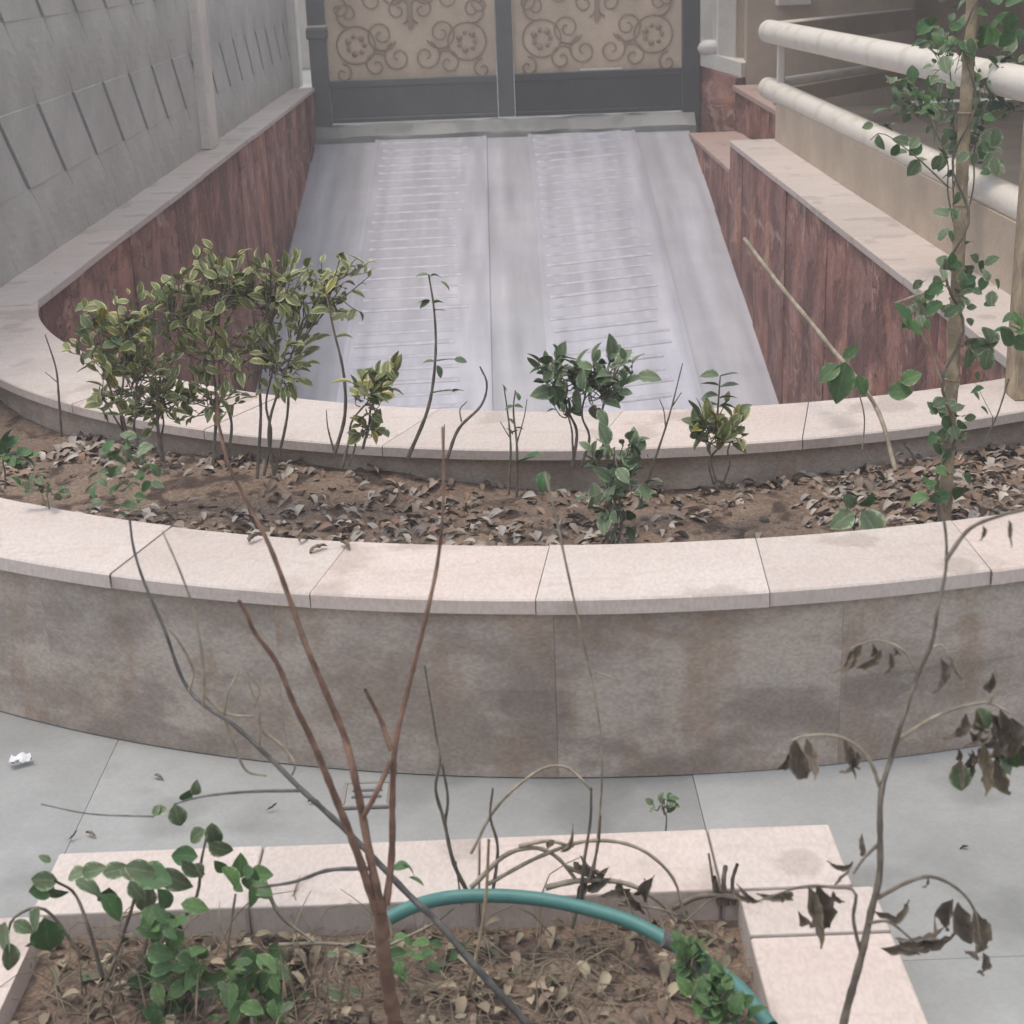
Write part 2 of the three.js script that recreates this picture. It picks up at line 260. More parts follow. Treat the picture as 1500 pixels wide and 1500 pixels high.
{
  const g = thing('panel_fence', 'tall grey fence of folded relief panels with slanting slots', 'fence');
  const z00 = -16.25, zBreak = [-11.33, -11.0], panel = (z0, z1) => {
    const rowOf = y => ((y - 0.715) / 0.69 % 1 + 1) % 1;
    const h = (t, z, y) => { // folded facets; a narrow deep slot along each slanting fold in the slot rows
      const row = rowOf(y), slot = row < 0.478, f = Math.abs(((z + 8.428 + 0.31 * Math.floor((y - 0.715) / 0.69)) / 0.62 % 1 + 1) % 1 - 0.5) * 2;
      const a = slot ? 0 : Math.sin((row - 0.478) / 0.522 * Math.PI);
      return slot && t < 0.036 ? -0.06 : 0.009 * t * (slot ? 1 : 0.35 * (1 - a)) + 0.017 * a * f;
    };
    // pleat by pleat, so that each slot has a real sharp edge
    const ys = [0.4]; for (let y = 0.45; y < 2.75; y += 0.045) ys.push(y); for (const b of [0.715, 1.045, 1.405, 1.735, 2.095, 2.425]) { ys.push(b - 0.001, b + 0.001); } ys.sort((a, b) => a - b);
    const pos = [], idx = []; const quad = (a, b, c, d) => pos.push(...a, ...b, ...c, ...a, ...c, ...d);
    const edge = (y, k) => -8.428 + 0.97 * (y - 1.045) + 0.62 * k;
    const ts = [0, 0.0355, 0.037, 0.2, 0.4, 0.6, 0.8, 1];
    for (let j = 0; j < ys.length - 1; j++) for (let k = -18; k < 14; k++) {
      const y0 = ys[j], y1 = ys[j + 1]; if (y1 - y0 < 0.0005) continue;
      const zz = (y, t) => clamp(edge(y, k) + 0.62 * t, z0, z1), ym = (y0 + y1) / 2, X = (t, z, y) => -2.03 + h(t, z, lerp(y, ym, 0.002));
      for (let q = 0; q < ts.length; q++) {
        const last = q === ts.length - 1, t0 = ts[q], t1 = last ? 0 : ts[q + 1], kz = (y, t) => last ? clamp(edge(y, k + 1), z0, z1) : zz(y, t);
        const a0 = zz(y0, t0), a1 = kz(y0, t1), b0 = zz(y1, t0), b1 = kz(y1, t1);
        if (!last && a1 - a0 < 1e-6 && b1 - b0 < 1e-6) continue;
        if (last && (a0 <= z0 + 0.002 || a0 >= z1 - 0.002)) continue;
        quad([X(t0, a0, y0), y0, a0], [X(t1, a1, y0), y0, a1], [X(t1, b1, y1), y1, b1], [X(t0, b0, y1), y1, b0]);
      }
    }
    const gg = new THREE.BufferGeometry(); gg.setAttribute('position', new THREE.Float32BufferAttribute(pos, 3)); gg.computeVertexNormals(); mesh('panel', boxUV(gg), M.fence, g);
  };
  panel(z00, zBreak[0] - 0.03); panel(zBreak[1], -4.6);
  mesh('backing', boxGeo(-2.26, -2.14, -0.3, 2.75, -16.4, -4.6), M.fence, g);
  for (const [z0, z1] of [[-11.33, -11.0], [-16.62, -16.26]]) mesh('post', boxGeo(-2.1, -1.955, 0.404, 2.85, z0 + 0.03, z1, 0.01), M.fencePost, g);
  
}

// ---------------------------------------------------------------- gate
{
  const g = thing('driveway_gate', 'dark grey metal double gate with scrollwork over beige sheet', 'gate'), Z = -16.3;
  const bx = (n, x0, x1, y0, y1, z0, z1, m = M.gate, r = 0.008) => mesh(n, boxGeo(x0, x1, y0, y1, z0, z1, r), m, g);
  bx('post', -1.83, -1.66, -0.12, 2.5, Z - 0.08, Z + 0.09); mesh('post_collar', boxGeo(-1.85, -1.64, 0.86, 0.97, Z - 0.1, Z + 0.11, 0.02), M.gate, g);
  mesh('collar_band', boxGeo(-1.845, -1.645, 0.975, 0.995, Z - 0.095, Z + 0.105), M.fencePost, g);
  bx('post', 1.88, 2.05, -0.1, 2.5, Z - 0.08, Z + 0.09, M.gateDark);
  bx('stile', 0.025, 0.19, 0.045, 2.4, Z - 0.02, Z + 0.045);
  for (const [x0, x1, m] of [[-1.655, 0.02, M.gate], [0.195, 1.875, M.gateDark]]) {
    bx('kick_plate', x0, x1, 0.05, 0.4, Z - 0.01, Z + 0.012, m); bx('rail', x0, x1, 0.385, 0.455, Z - 0.03, Z + 0.03, m); bx('rail', x0, x1, 2.3, 2.38, Z - 0.03, Z + 0.03, m); bx('bottom_rail', x0, x1, 0.04, 0.085, Z - 0.03, Z + 0.025, m);
    bx('sheet', x0, x1, 0.43, 2.32, Z - 0.045, Z - 0.03, M.gateSheet, 0);
    const spiral = (cx, cy, R, turns, a0, dir) => { const pts = []; for (let k = 0; k <= 26; k++) { const t = k / 26, r = R * (1 - t * 0.86), a = a0 + dir * t * turns * 6.283; pts.push(V(cx + r * Math.cos(a), cy + r * Math.sin(a), Z - 0.015)); } mesh('scroll', tube(pts, 0.0085, 0.007, 52, 5, 0), M.scroll, g); };
    const W = x1 - x0;
    for (const cy of [0.79, 1.42, 2.02]) for (const fx of [0.17, 0.83]) {
      const cx = x0 + W * fx, ring = mesh('ring', tube(Array.from({ length: 25 }, (_, k) => V(cx + 0.19 * Math.cos(k / 24 * 6.283), cy + 0.18 * Math.sin(k / 24 * 6.283), Z - 0.016)), 0.008, 0.008, 48, 5, 0), M.scroll, g);
      for (let k = 0; k < 7; k++) { const a = k / 7 * 6.283; mesh('petal', blob(cx + 0.085 * Math.cos(a), cy + 0.085 * Math.sin(a), Z - 0.012, 0.024 + 0.008 * (k % 2)), M.scroll, ring); }
    }
    for (const row of [0, 1, 2]) for (const s of [-1, 1]) {
      const y = 0.79 + row * 0.62, c = (x0 + x1) / 2;
      spiral(c + s * 0.3, y + 0.09, 0.16, 1.7, s > 0 ? 3.6 : -0.46, s); spiral(c + s * 0.14, y - 0.13, 0.15, 1.4, s > 0 ? 1.2 : 1.94, -s); spiral(c + s * 0.36, y - 0.2, 0.13, 1.3, s > 0 ? 2.4 : 0.74, -s); spiral(c + s * 0.62, y + 0.3, 0.13, 1.5, s > 0 ? 4.2 : -1.06, s);
      spiral(c + s * 0.12, y + 0.32, 0.14, 1.5, s > 0 ? 4.4 : -1.26, -s); spiral(c + s * 0.7, y - 0.27, 0.1, 1.2, 1.57, s);
    }
    bx('bar', (x0 + x1) / 2 - 0.025, (x0 + x1) / 2 + 0.025, 0.93, 2.3, Z - 0.028, Z - 0.005, M.scroll, 0.004);
  }
  mesh('bolt', boxGeo(0.85, 1.28, 0.457, 0.478, Z - 0.01, Z + 0.02, 0.005), M.white, g);
  bx('top_rail', -1.655, 1.875, 2.405, 2.49, Z - 0.04, Z + 0.04);
}
function blob(x, y, z, r) { const b = new THREE.IcosahedronGeometry(r, 1); b.scale(1, 1, 0.5); b.translate(x, y, z); return b; }

// ---------------------------------------------------------------- right side: ramp wall, ledges, terrace, rails, house
{
  const g = thing('terrace_wall', 'red travertine clad ramp wall topped by a cream terrace slab', 'wall');
  mesh('core', boxGeo(RX1 + 0.03, 2.22, -4.4, 0.045, -13.08, -4.7), M.mortar, g);
  redSlabs(g, RX1, -1, -13.1, -4.7, () => 0.045, rampY, 0.6);
  for (let z = -13.1, k = 0; z < -4.62; k++) { const w = Math.min(rr(1.0, 1.25), -4.6 - z); mesh('coping_slab', boxUV(boxGeo(RX1 - 0.025 + rr(-0.003, 0.003), 2.72, 0.046, 0.09 + rr(-0.002, 0.002), z + 0.002, z + w - 0.002, 0.006), k * 0.57, k * 0.9), creamM[(k + 1) % 3], g); z += w; }
}
{
  const g = thing('stepped_ledge_wall', 'low red stone ledge wall beside the gate pier', 'wall');
  mesh('core', boxGeo(RX1 + 0.03, 2.6, -3, -0.19, -16.1, -13.14), M.mortar, g);
  redSlabs(g, RX1, -1, -16.1, -13.12, () => -0.185, rampY, 0.4);
  for (let z = -15.9, k = 0; z < -13.2; k++) { const w = Math.min(0.93, -13.12 - z); mesh('ledge_stone', boxUV(boxGeo(RX1 - 0.02, 2.4, -0.184, -0.145, z + 0.002, z + w - 0.002, 0.006), k, k * 1.7), pinkM, g); z += w; }
}
{
  const g = thing('gate_pier', 'red stone pier with white moulded column beside the gate', 'pier');
  mesh('plinth', prism([[2.055, -16.25], [2.36, -15.92], [2.9, -16.2], [2.9, -16.7], [2.055, -16.7]], -0.5, [0.47, 0.36, 0.36, 0.47, 0.47]), redM[0], g);
  mesh('column_base', prism([[2.05, -16.22], [2.42, -15.95], [2.75, -16.2], [2.75, -16.6], [2.05, -16.6]], [0.472, 0.362, 0.362, 0.472, 0.472], [0.62, 0.5, 0.5, 0.62, 0.62]), M.white, g);
  mesh('torus_moulding', new THREE.TorusGeometry(0.09, 0.07, 8, 16).rotateX(Math.PI / 2).translate(2.16, 0.64, -16.28), M.white, g);
  mesh('shaft', boxGeo(2.2, 2.4, 0.5, 3, -16.4, -16.12, 0.02), M.white, g);
  mesh('reveal', boxGeo(2.4, 2.47, 0.36, 3, -16.4, -16.15), M.beige, g);
}
{
  const g = thing('flared_wall', 'red stone wall with sloping pink coping behind the terrace slab', 'wall');
  const a = [2.36, -15.9], b = [2.66, -13.12], ya = 0.25, yb = 0.05, n = 7;
  for (let k = 0; k < n; k++) { const t0 = k / n + 0.002, t1 = (k + 1) / n - 0.002, P = t => [lerp(a[0], b[0], t), lerp(a[1], b[1], t)]; mesh('stone_slab', boxUV(prism([P(t0), P(t1), [P(t1)[0] + 0.25, P(t1)[1]], [P(t0)[0] + 0.25, P(t0)[1]]], -0.6, [lerp(ya, yb, t0), lerp(ya, yb, t1), lerp(ya, yb, t1), lerp(ya, yb, t0)]), k * 0.3, k * 0.5), redM[(k + 1) % 4], g); }
  mesh('coping_stone', prism([[2.33, -15.92], [2.64, -13.1], [3.1, -13.1], [2.95, -15.92]], [ya + 0.001, yb + 0.001, yb + 0.001, ya + 0.001], [ya + 0.045, yb + 0.04, yb + 0.04, ya + 0.045]), pinkM, g);
}
{
  const g = thing('terrace_parapet', 'low beige plastered parapet under the white rails', 'parapet');
  mesh('wall', prism([[2.245, -12.95], [2.245, -4.6], [2.42, -4.6], [2.42, -12.95]], 0.091, 0.41), M.beige, g);
  mesh('return_wall', prism([[2.36, -13.72], [3.95, -15.6], [4.03, -15.5], [2.44, -13.62]], 0.3, 0.44), M.beige, g);
  const rail = (label, y0, y1, x, r0, r1) => { const t = thing('handrail', label, 'rail'); mesh('tube', tube([V(x, y0, -13.75), V(x, lerp(y0, y1, 0.35), -10.8), V(x, lerp(y0, y1, 0.7), -7.8), V(x, y1, -4.6)], r0, r1, 30, 16, 0), M.rail, t); const e = new THREE.SphereGeometry(r0, 14, 10); e.translate(x, y0, -13.75); mesh('elbow', e, M.rail, t); mesh('return_tube', tube([V(x, y0, -13.75), V(3.1, y0 + 0.01, -14.6), V(3.95, y0 + 0.02, -15.55)], r0 * 0.8, r0 * 0.55, 12, 12, 0), M.rail, t); return t; };
  const up = rail('upper white tubular rail along the terrace, higher of two', 0.9, 1.0, 2.32, 0.095, 0.068);
  mesh('return_beam', prism([[2.34, -13.8], [3.95, -15.6], [4.0, -15.5], [2.4, -13.68]], 0.78, 0.96), M.beige, up);
  rail('lower white tubular rail resting on the beige parapet', 0.44, 0.46, 2.32, 0.09, 0.068);
  for (const [k, z] of [-13.2].entries()) { const b = thing('rail_post', ['slim white post joining the far ends of the terrace rails'][k], 'post'); mesh('shaft', boxGeo(2.29, 2.35, 0.45, 0.9, z, z + 0.06, 0.01), M.white, b); }
}
{
  const g = thing('house', 'beige plastered house with a dark porch beyond the rails', 'house');
  mesh('end_wall', boxGeo(2.47, 4.1, 0, 3.2, -16.5, -15.95), M.beige, g);
  mesh('porch_floor', boxGeo(2.73, 9, -0.3, 0.05, -15.94, -3.2), M.beige, g);
  mesh('porch_back_wall', boxGeo(6.2, 6.4, 0.05, 3.2, -15.94, -2), M.beige, g);
  mesh('porch_end', boxGeo(4.105, 6.2, 0.05, 3.2, -16.4, -16.2), M.beige, g);
  mesh('porch_ceiling', boxGeo(2.4, 9, 2.6, 3.4, -15.94, -3), M.beige, g);
  mesh('upper_wall', boxGeo(2.4, 9, 3.402, 8.5, -16.4, -3), M.facade, g);
  mesh('sill', boxGeo(2.74, 3.06, 1.03, 1.1, -15.948, -15.78, 0.008), M.white, g);
}
{ // the house the picture is taken from, and the street front across the road
  const g = thing('home_facade', 'beige plastered house wall behind the near flower bed', 'house'); mesh('wall', boxGeo(-9, 9, 0, 6, 6.5, 6.8), M.facade, g);
  const s = thing('street_house', 'pale house across the street beyond the gate', 'house'); mesh('wall', boxGeo(-14, 14, -0.02, 5.5, -30, -26), M.facade, s); mesh('parapet', boxGeo(-14.1, 14.1, 5.502, 5.9, -30.1, -25.9), M.white, s);
}

// ---------------------------------------------------------------- curved planter
const CA = { wallO: [[0.304, -5.734], 2.888], copI: [[0.331, -5.905], 2.78], bF: [[0.392, -6.3], 2.483], bB: [[0.492, -6.498], 2.338] };
{
  const g = thing('curved_planter', 'curved concrete planter bed with cream coping around the ramp head', 'planter');
  const [wc, wr] = CA.wallO, YT = 0.405;
  mesh('core', sector(wc, wr - 0.13, wc, wr - 0.006, -1.2, 1.1, 0.001, 0.37, 40), M.planterWall, g);
  // facing panels, joints where the photograph shows them
  const js = []; for (let k = -6; k <= 6; k++) js.push(Math.asin((0.075 - 0.304) / wr) + k * 0.2);
  for (let k = 0; k < js.length - 1; k++) {
    const a0 = js[k] + 0.0001, a1 = js[k + 1] - 0.0001, d = rr(0, 0.003), G = sector(wc, wr - 0.0055, wc, wr + d, a0, a1, 0.002, 0.372, 8), p = G.attributes.position, uv = G.attributes.uv;
    for (let i = 0; i < p.count; i++) uv.setXY(i, Math.atan2(p.getX(i) - wc[0], p.getZ(i) - wc[1]) * wr + k * 0.05, p.getY(i)); mesh('wall_panel', G, M.planterWall, g);
  }
  const [ic, ir] = CA.copI, fs = []; for (let k = -6; k <= 6; k++) fs.push(Math.asin((0.04 - 0.304) / (wr + 0.02)) + k * 0.158);
  fs.forEach((a, k) => { if (k < fs.length - 1) mesh('coping_stone', boxUV(sector(ic, ir, wc, wr + 0.018 + rr(-0.002, 0.003), a + 0.0004, fs[k + 1] - 0.0004, 0.373, YT + rr(-0.002, 0.002), 6, 0.004), k * 0.5, k * 0.77), creamM[k % 3], g); });
  // back wall and its coping
  const [fc, fr] = CA.bF, [bc, br] = CA.bB;
  mesh('back_wall', sector(bc, br + 0.03, fc, fr - 0.03, -1.32, 1.12, -0.4, 0.37, 40), M.planterWall, g);
  const bs = []; for (let k = 0; k <= 12; k++) bs.push(lerp(-1.4, 1.25, k / 12));
  bs.forEach((a, k) => { if (k < 12) mesh('coping_stone', boxUV(sector(bc, br, fc, fr, a + 0.0005, bs[k + 1] - 0.0005, 0.372, 0.4 + rr(-0.002, 0.002), 6, 0.004), k * 0.43, k * 0.31), creamM[(k + 2) % 3], g); });
  mesh('corner_stone', boxGeo(-2.1, -1.86, 0.365, 0.397, -5.92, -4.6, 0.004), creamM[0], g);
  // soil
  const nA = 130, nR = 26, pos = [], uv = [], idx = [];
  for (let i = 0; i <= nA; i++) for (let j = 0; j <= nR; j++) { const q = soilPoint(lerp(-1.2, 1.15, i / nA), j / nR); pos.push(q.x, q.y, q.z); uv.push(q.x, q.z); }
  for (let i = 0; i < nA; i++) for (let j = 0; j < nR; j++) { const a = i * (nR + 1) + j, b = a + nR + 1; idx.push(a, a + 1, b, b, a + 1, b + 1); }
  const sg = new THREE.BufferGeometry(); sg.setAttribute('position', new THREE.Float32BufferAttribute(pos, 3)); sg.setAttribute('uv', new THREE.Float32BufferAttribute(uv, 2)); sg.setIndex(idx); sg.computeVertexNormals();
  mesh('soil', sg, M.soil, g);
}
function soilH(x, z) { return 0.3 + (fbm(N1, x / 8 + 3, z / 8 + 3, 16, 16, 5, 0.6) - 0.5) * 0.11; }
function soilPoint(a, t) {
  const [fc, fr] = CA.bF, [ic, ir] = CA.copI, b = [fc[0] + (fr - 0.06) * Math.sin(a), fc[1] + (fr - 0.06) * Math.cos(a)], f = [ic[0] + (ir + 0.1) * Math.sin(a), ic[1] + (ir + 0.1) * Math.cos(a)];
  const x = lerp(b[0], f[0], t), z = lerp(b[1], f[1], t); return V(x, soilH(x, z), z);
}

// ---------------------------------------------------------------- near flower bed
const bedH = (x, z) => 0.045 + (fbm(N2, x / 6 + 3, z / 6 + 3, 14, 14, 5, 0.6) - 0.5) * 0.07;
{
  const g = thing('flower_bed', 'straight flower bed edged with cream kerb stones beside the path', 'flower bed');
  const back = [-0.84, -0.47, -0.08, 0.33, 0.552]; // joints of the back kerb
  for (let k = 0; k < 4; k++) mesh('kerb_stone', boxUV(boxGeo(back[k] + 0.0006, back[k + 1] - 0.0006, 0.001, 0.1 + rr(-0.002, 0.002), -2.474, -2.278, 0.006), k * 0.6, k), creamM[k % 3], g);
  for (let z = -2.275, k = 0; z < -0.9; k++) { const w = [0.13, 0.36, 0.4, 0.4, 0.4][k] || 0.4; mesh('kerb_stone', boxUV(boxGeo(0.356, 0.585, 0.001, 0.098 + rr(-0.002, 0.002), z + 0.0006, z + w - 0.0006, 0.006), k * 0.33, k * 0.7), creamM[(k + 1) % 3], g); z += w; }
  for (let k = 0; k < 4; k++) { const z0 = -2.275 + k * 0.37, z1 = z0 + 0.367; mesh('kerb_stone', boxUV(prism([[-1.0, z0], [-0.815, z0], [-0.815, z1], [-1.0, z1]], 0.001, 0.099), k, k * 0.4), creamM[(k + 2) % 3], g); }
  const nx = 80, nz = 80, pos = [], uv = [], idx = [];
  for (let i = 0; i <= nx; i++) for (let j = 0; j <= nz; j++) { const x = lerp(-0.82, 0.36, i / nx), z = lerp(-2.285, -0.9, j / nz); pos.push(x, bedH(x, z), z); uv.push(x, z); }
  for (let i = 0; i < nx; i++) for (let j = 0; j < nz; j++) { const a = i * (nz + 1) + j, b = a + nz + 1; idx.push(a, a + 1, b, b, a + 1, b + 1); }
  const sg = new THREE.BufferGeometry(); sg.setAttribute('position', new THREE.Float32BufferAttribute(pos, 3)); sg.setAttribute('uv', new THREE.Float32BufferAttribute(uv, 2)); sg.setIndex(idx); sg.computeVertexNormals(); mesh('soil', sg, M.soil, g);
}

// ---------------------------------------------------------------- leaves
function leafGeo(w, curl, fold, twist = 0, n = 7, tipPow = 1, crumple = 0) { // unit length along +y, face towards +z
  const pos = [], uv = [], idx = [];
  for (let i = 0; i <= n; i++) {
    const t = i / n, hw = w * Math.pow(Math.sin(Math.PI * Math.pow(t, 0.8 * tipPow) * 0.985 + 0.02), 0.85), bend = curl * t * t, tw = twist * t;
    for (const s of [-1, 0, 1]) { const lx = s * hw, lz = Math.abs(s) * fold * hw; pos.push(lx * Math.cos(tw) - lz * Math.sin(tw), t * (1 - 0.25 * Math.abs(curl) * t), bend * -0.5 + lz * Math.cos(tw) + lx * Math.sin(tw)); uv.push((s + 1) / 2, t); }
  }
  for (let i = 0; i < n; i++) for (let j = 0; j < 2; j++) { const a = i * 3 + j, b = a + 3; idx.push(a, a + 1, b, b, a + 1, b + 1); }
  if (crumple) for (let i = 3; i < pos.length; i++) pos[i] += rr(-crumple, crumple);
  const g = new THREE.BufferGeometry(); g.setAttribute('position', new THREE.Float32BufferAttribute(pos, 3)); g.setAttribute('uv', new THREE.Float32BufferAttribute(uv, 2)); g.setIndex(idx); g.computeVertexNormals(); return g;
}
const leafTex = (mid, edge, rim, spots = 0) => { const t = tex(64, 128, 1, (u, v) => { const s = Math.abs(u - 0.5) * 2, n = fbm(N1, u, v, 6, 8, 4), e = clamp((s - (1 - rim) + (n - 0.5) * 0.5) * 6); let c = mix3(mid, edge, e); c = mix3(c, mul3(edge, 1.1), (1 - sstep(0.02, 0.08, s)) * 0.4); c = mix3(c, hex(0x6e5a3a), sstep(0.64, 0.7, fbm(N3, u, v, 5, 7, 3)) * spots); return mul3(c, 0.85 + n * 0.3); }); return t; };
const T1 = leafTex(hex(0x737c50), hex(0xb2b690), 0.4, 0.5), T2 = leafTex(hex(0x64735a), hex(0x95a188), 0.25, 0.35), T3 = leafTex(hex(0x527548), hex(0x769468), 0.2), T4 = leafTex(hex(0x7b7268), hex(0x9a9184), 0.3, 0.5);
const leafMat = (map, r, g, b) => new THREE.MeshPhysicalMaterial({ map, color: new THREE.Color(r, g, b), side: THREE.DoubleSide, roughness: 0.62 });
const L = {
  varieg: { geo: [leafGeo(0.27, 0.35, 0.25), leafGeo(0.24, 0.6, 0.35, 0.3), leafGeo(0.3, 0.15, 0.2, -0.3), leafGeo(0.22, 0.8, 0.5)], mat: [leafMat(T1, 0.9, 0.9, 0.8), leafMat(T1, 0.7, 0.75, 0.55), leafMat(T2, 0.75, 0.8, 0.6), leafMat(T1, 1.05, 0.9, 0.55), leafMat(T2, 0.9, 0.8, 0.5)] },
  glossy: { geo: [leafGeo(0.27, 0.5, 0.3), leafGeo(0.24, 0.8, 0.4, 0.3), leafGeo(0.3, 0.25, 0.25, -0.3)], mat: [leafMat(T2, 0.75, 0.85, 0.75), leafMat(T2, 0.6, 0.72, 0.6), leafMat(T2, 0.95, 1, 0.9)] },
  green: { geo: [leafGeo(0.32, 0.4, 0.25), leafGeo(0.36, 0.6, 0.3, 0.3), leafGeo(0.3, 0.2, 0.2, -0.3)], mat: [leafMat(T3, 0.72, 0.72, 0.62), leafMat(T3, 0.5, 0.56, 0.48), leafMat(T3, 0.9, 0.88, 0.7)] },
  vine: { geo: [leafGeo(0.34, 0.4, 0.25), leafGeo(0.3, 0.7, 0.3, 0.4), leafGeo(0.38, 0.2, 0.3, -0.3)], mat: [leafMat(T2, 0.7, 0.8, 0.65), leafMat(T3, 0.55, 0.65, 0.55), leafMat(T2, 1.05, 1.1, 1)] },
  dry: { geo: [leafGeo(0.14, 0.9, 0.9, 1.3, 9, 1, 0.03), leafGeo(0.12, 1.3, 1.1, -1.5, 9, 1, 0.03), leafGeo(0.16, 0.7, 1.0, 0.8, 9, 1, 0.035), leafGeo(0.13, -0.8, 0.9, 1.0, 9, 1, 0.03), leafGeo(0.17, 0.5, 1.2, -0.7, 9, 1, 0.04)], mat: [leafMat(T4, 0.62, 0.58, 0.53), leafMat(T4, 0.48, 0.45, 0.41), leafMat(T4, 0.68, 0.66, 0.55)] },
};
const leafMassMat = kind => kind.mat[0];
const UP = V(0, 1, 0);
function putLeaf(parent, kind, p, dir, len, up = UP, name = 'leaf') {
  const y = dir.clone().normalize(), z0 = up.clone().addScaledVector(y, -up.dot(y)); if (z0.lengthSq() < 1e-4) z0.set(0, 0, 1).addScaledVector(y, -y.z); z0.normalize();
  const x = new THREE.Vector3().crossVectors(y, z0), m = mesh(name, pick(kind.geo), pick(kind.mat), parent);
  m.quaternion.setFromRotationMatrix(new THREE.Matrix4().makeBasis(x, y, z0)); m.rotateY(rr(-0.7, 0.7)); m.position.copy(p).sub(parent.position); m.scale.setScalar(len); return m;
}
const rdir = () => { const a = rr(0, 6.283), y = rr(-1, 1), r = Math.sqrt(1 - y * y); return V(r * Math.cos(a), y, r * Math.sin(a)); };
// polyline of photograph points on a plane z, wandering a little in depth
function line(pts, z, wob = 0.02, dz = 0) { return pts.map(([u, v], i) => onZ(u, v, z + dz * i / (pts.length - 1 || 1) + (i ? rr(-wob, wob) : 0))); }
function stems(t, list, z, wob, mat) { for (const [pts, r0, r1, m, dz, zo] of list) mesh('stem', rebase(tube(line(pts, z + (zo || 0), wob, dz || 0), r0, r1), t), m || mat, t); }
function rebase(g, t) { g.translate(-t.position.x, -t.position.y, -t.position.z); return g; }
// a leafy bush: stems to the lobes, twigs inside each lobe, leaves along the twigs
function bush(t, z, lobes, kind, leafLen, stemMat, maxLeaves = 290) {
  let n = 0; const twigs = [], mass = []; const massMat = leafMassMat(kind);
  for (const [u, v, ru, rv, count, root] of lobes) {
    const c = onZ(u, v, z + rr(-0.03, 0.03)), a = pxm(ru, z), b = pxm(rv, z), base = onZ(root[0], root[1], z);
    const stemTop = c.clone().add(V(0, b * 0.3, 0)), ctrl = V(lerp(base.x, c.x, 0.35), lerp(base.y, c.y, 0.55), base.z + rr(-0.3, 0.3) * Math.min(0.15, base.distanceTo(c))), kr = Math.min(0.025, base.distanceTo(c) * 0.12), kink = base.clone().lerp(ctrl, 0.5).add(V(rr(-kr, kr), 0, rr(-kr, kr)));
    mesh('stem', rebase(tube([base.clone().add(V(0, -0.03, 0)), kink, ctrl, c, stemTop], Math.min(0.0046, 0.0015 + kr * 0.13), 0.0015), t), stemMat, t);
    for (let k = 0; k < count; k++) {
      const d = rdir(), rad = Math.pow(rnd(), 0.45), tip = c.clone().add(V(d.x * a * rad, d.y * b * rad, d.z * Math.min(a, b) * 0.9 * rad)), from = ctrl.clone().lerp(c, rr(0.4, 1)).lerp(tip, 0.25);
      const mid = from.clone().lerp(tip, 0.5).add(V(rr(-0.01, 0.01), rr(-0.015, 0.005), rr(-0.01, 0.01)));
      twigs.push(tube([from, mid, tip], 0.0018, 0.001, 5, 4));
      const td = tip.clone().sub(mid).normalize(), L0 = tip.distanceTo(from), m = Math.max(2, Math.round(L0 / (leafLen * 0.55)));
      for (let j = 0; j < Math.min(m, 4); j++) {
        const p = mid.clone().lerp(tip, 1 - j * 0.42 * rr(0.8, 1.1)), side = rdir(), dir = td.clone().multiplyScalar(j === 0 ? 1 : 0.45).addScaledVector(side, 0.75).add(V(0, 0.15, 0));
        const lf = putLeaf(t, kind, p, dir, leafLen * rr(0.42, 1.2), V(rr(-0.4, 0.4), 1, rr(-0.1, 0.7))); n++;
        if (n > maxLeaves) { lf.updateMatrix(); mass.push(lf.geometry.clone().applyMatrix4(lf.matrix)); t.remove(lf); }
      }
    }
  }
  if (mass.length) mesh('leaf_mass', mergeGeometries(mass), massMat, t).userData.kind = 'stuff';
  if (twigs.length) mesh('twigs', rebase(mergeGeometries(twigs), t), stemMat, t).userData.kind = 'stuff';
}
const plantAt = (name, label, category, group, u, v, z) => { const p = onZ(u, v, z); return thing(name, label, category, group, [p.x, p.y, p.z]); };

// ---------------------------------------------------------------- plants in the curved planter
{
  const z = -3.72, t = plantAt('variegated_bush', 'largest variegated leafy bush in the curved planter', 'bush', 'bushes in the curved planter', 300, 650, z);
  bush(t, z, [[140, 510, 50, 50, 26, [185, 660]], [185, 470, 65, 48, 32, [190, 655]], [255, 450, 68, 55, 36, [235, 660]], [325, 415, 68, 58, 42, [310, 665]], [410, 415, 62, 55, 34, [375, 685]], [485, 425, 60, 48, 30, [400, 680]], [235, 590, 66, 48, 42, [240, 665]], [405, 520, 50, 62, 32, [385, 680]], [320, 500, 75, 58, 46, [330, 665]], [200, 545, 75, 58, 46, [210, 660]], [310, 585, 55, 42, 30, [330, 668]], [150, 580, 40, 36, 12, [185, 660]], [445, 465, 50, 45, 16, [400, 680]], [520, 395, 25, 16, 6, [480, 430]]], L.varieg, 0.045, M.bark, 298);
}
{
  const z = -3.6, t = plantAt('young_shrub', 'slender shrub with tall bent stem right of the largest bush', 'shrub', null, 490, 660, z);
  stems(t, [[[[490, 665], [505, 610], [503, 545], [488, 480], [478, 430]], 0.0055, 0.002], [[[489, 660], [480, 625], [478, 600]], 0.003, 0.001]], z, 0.01, M.bark);
  for (const [u, v, dx, dy] of [[478, 430, 0.4, 0.6], [482, 455, -1, 0.1], [470, 512, -1, -0.1], [492, 495, 0.7, 0.2], [484, 470, 0.8, 0.4], [476, 435, -0.6, 0.5]]) putLeaf(t, L.varieg, onZ(u, v, z), V(dx, dy, rr(-0.2, 0.3)), 0.05);
}
{ const z = -3.55, t = plantAt('low_variegated_shrub', 'small low variegated shrub leaning over the back coping', 'shrub', null, 500, 668, z); bush(t, z, [[548, 575, 42, 38, 20, [500, 668]], [575, 555, 28, 25, 10, [530, 640]], [545, 625, 30, 22, 8, [510, 665]]], L.varieg, 0.052, M.bark); }
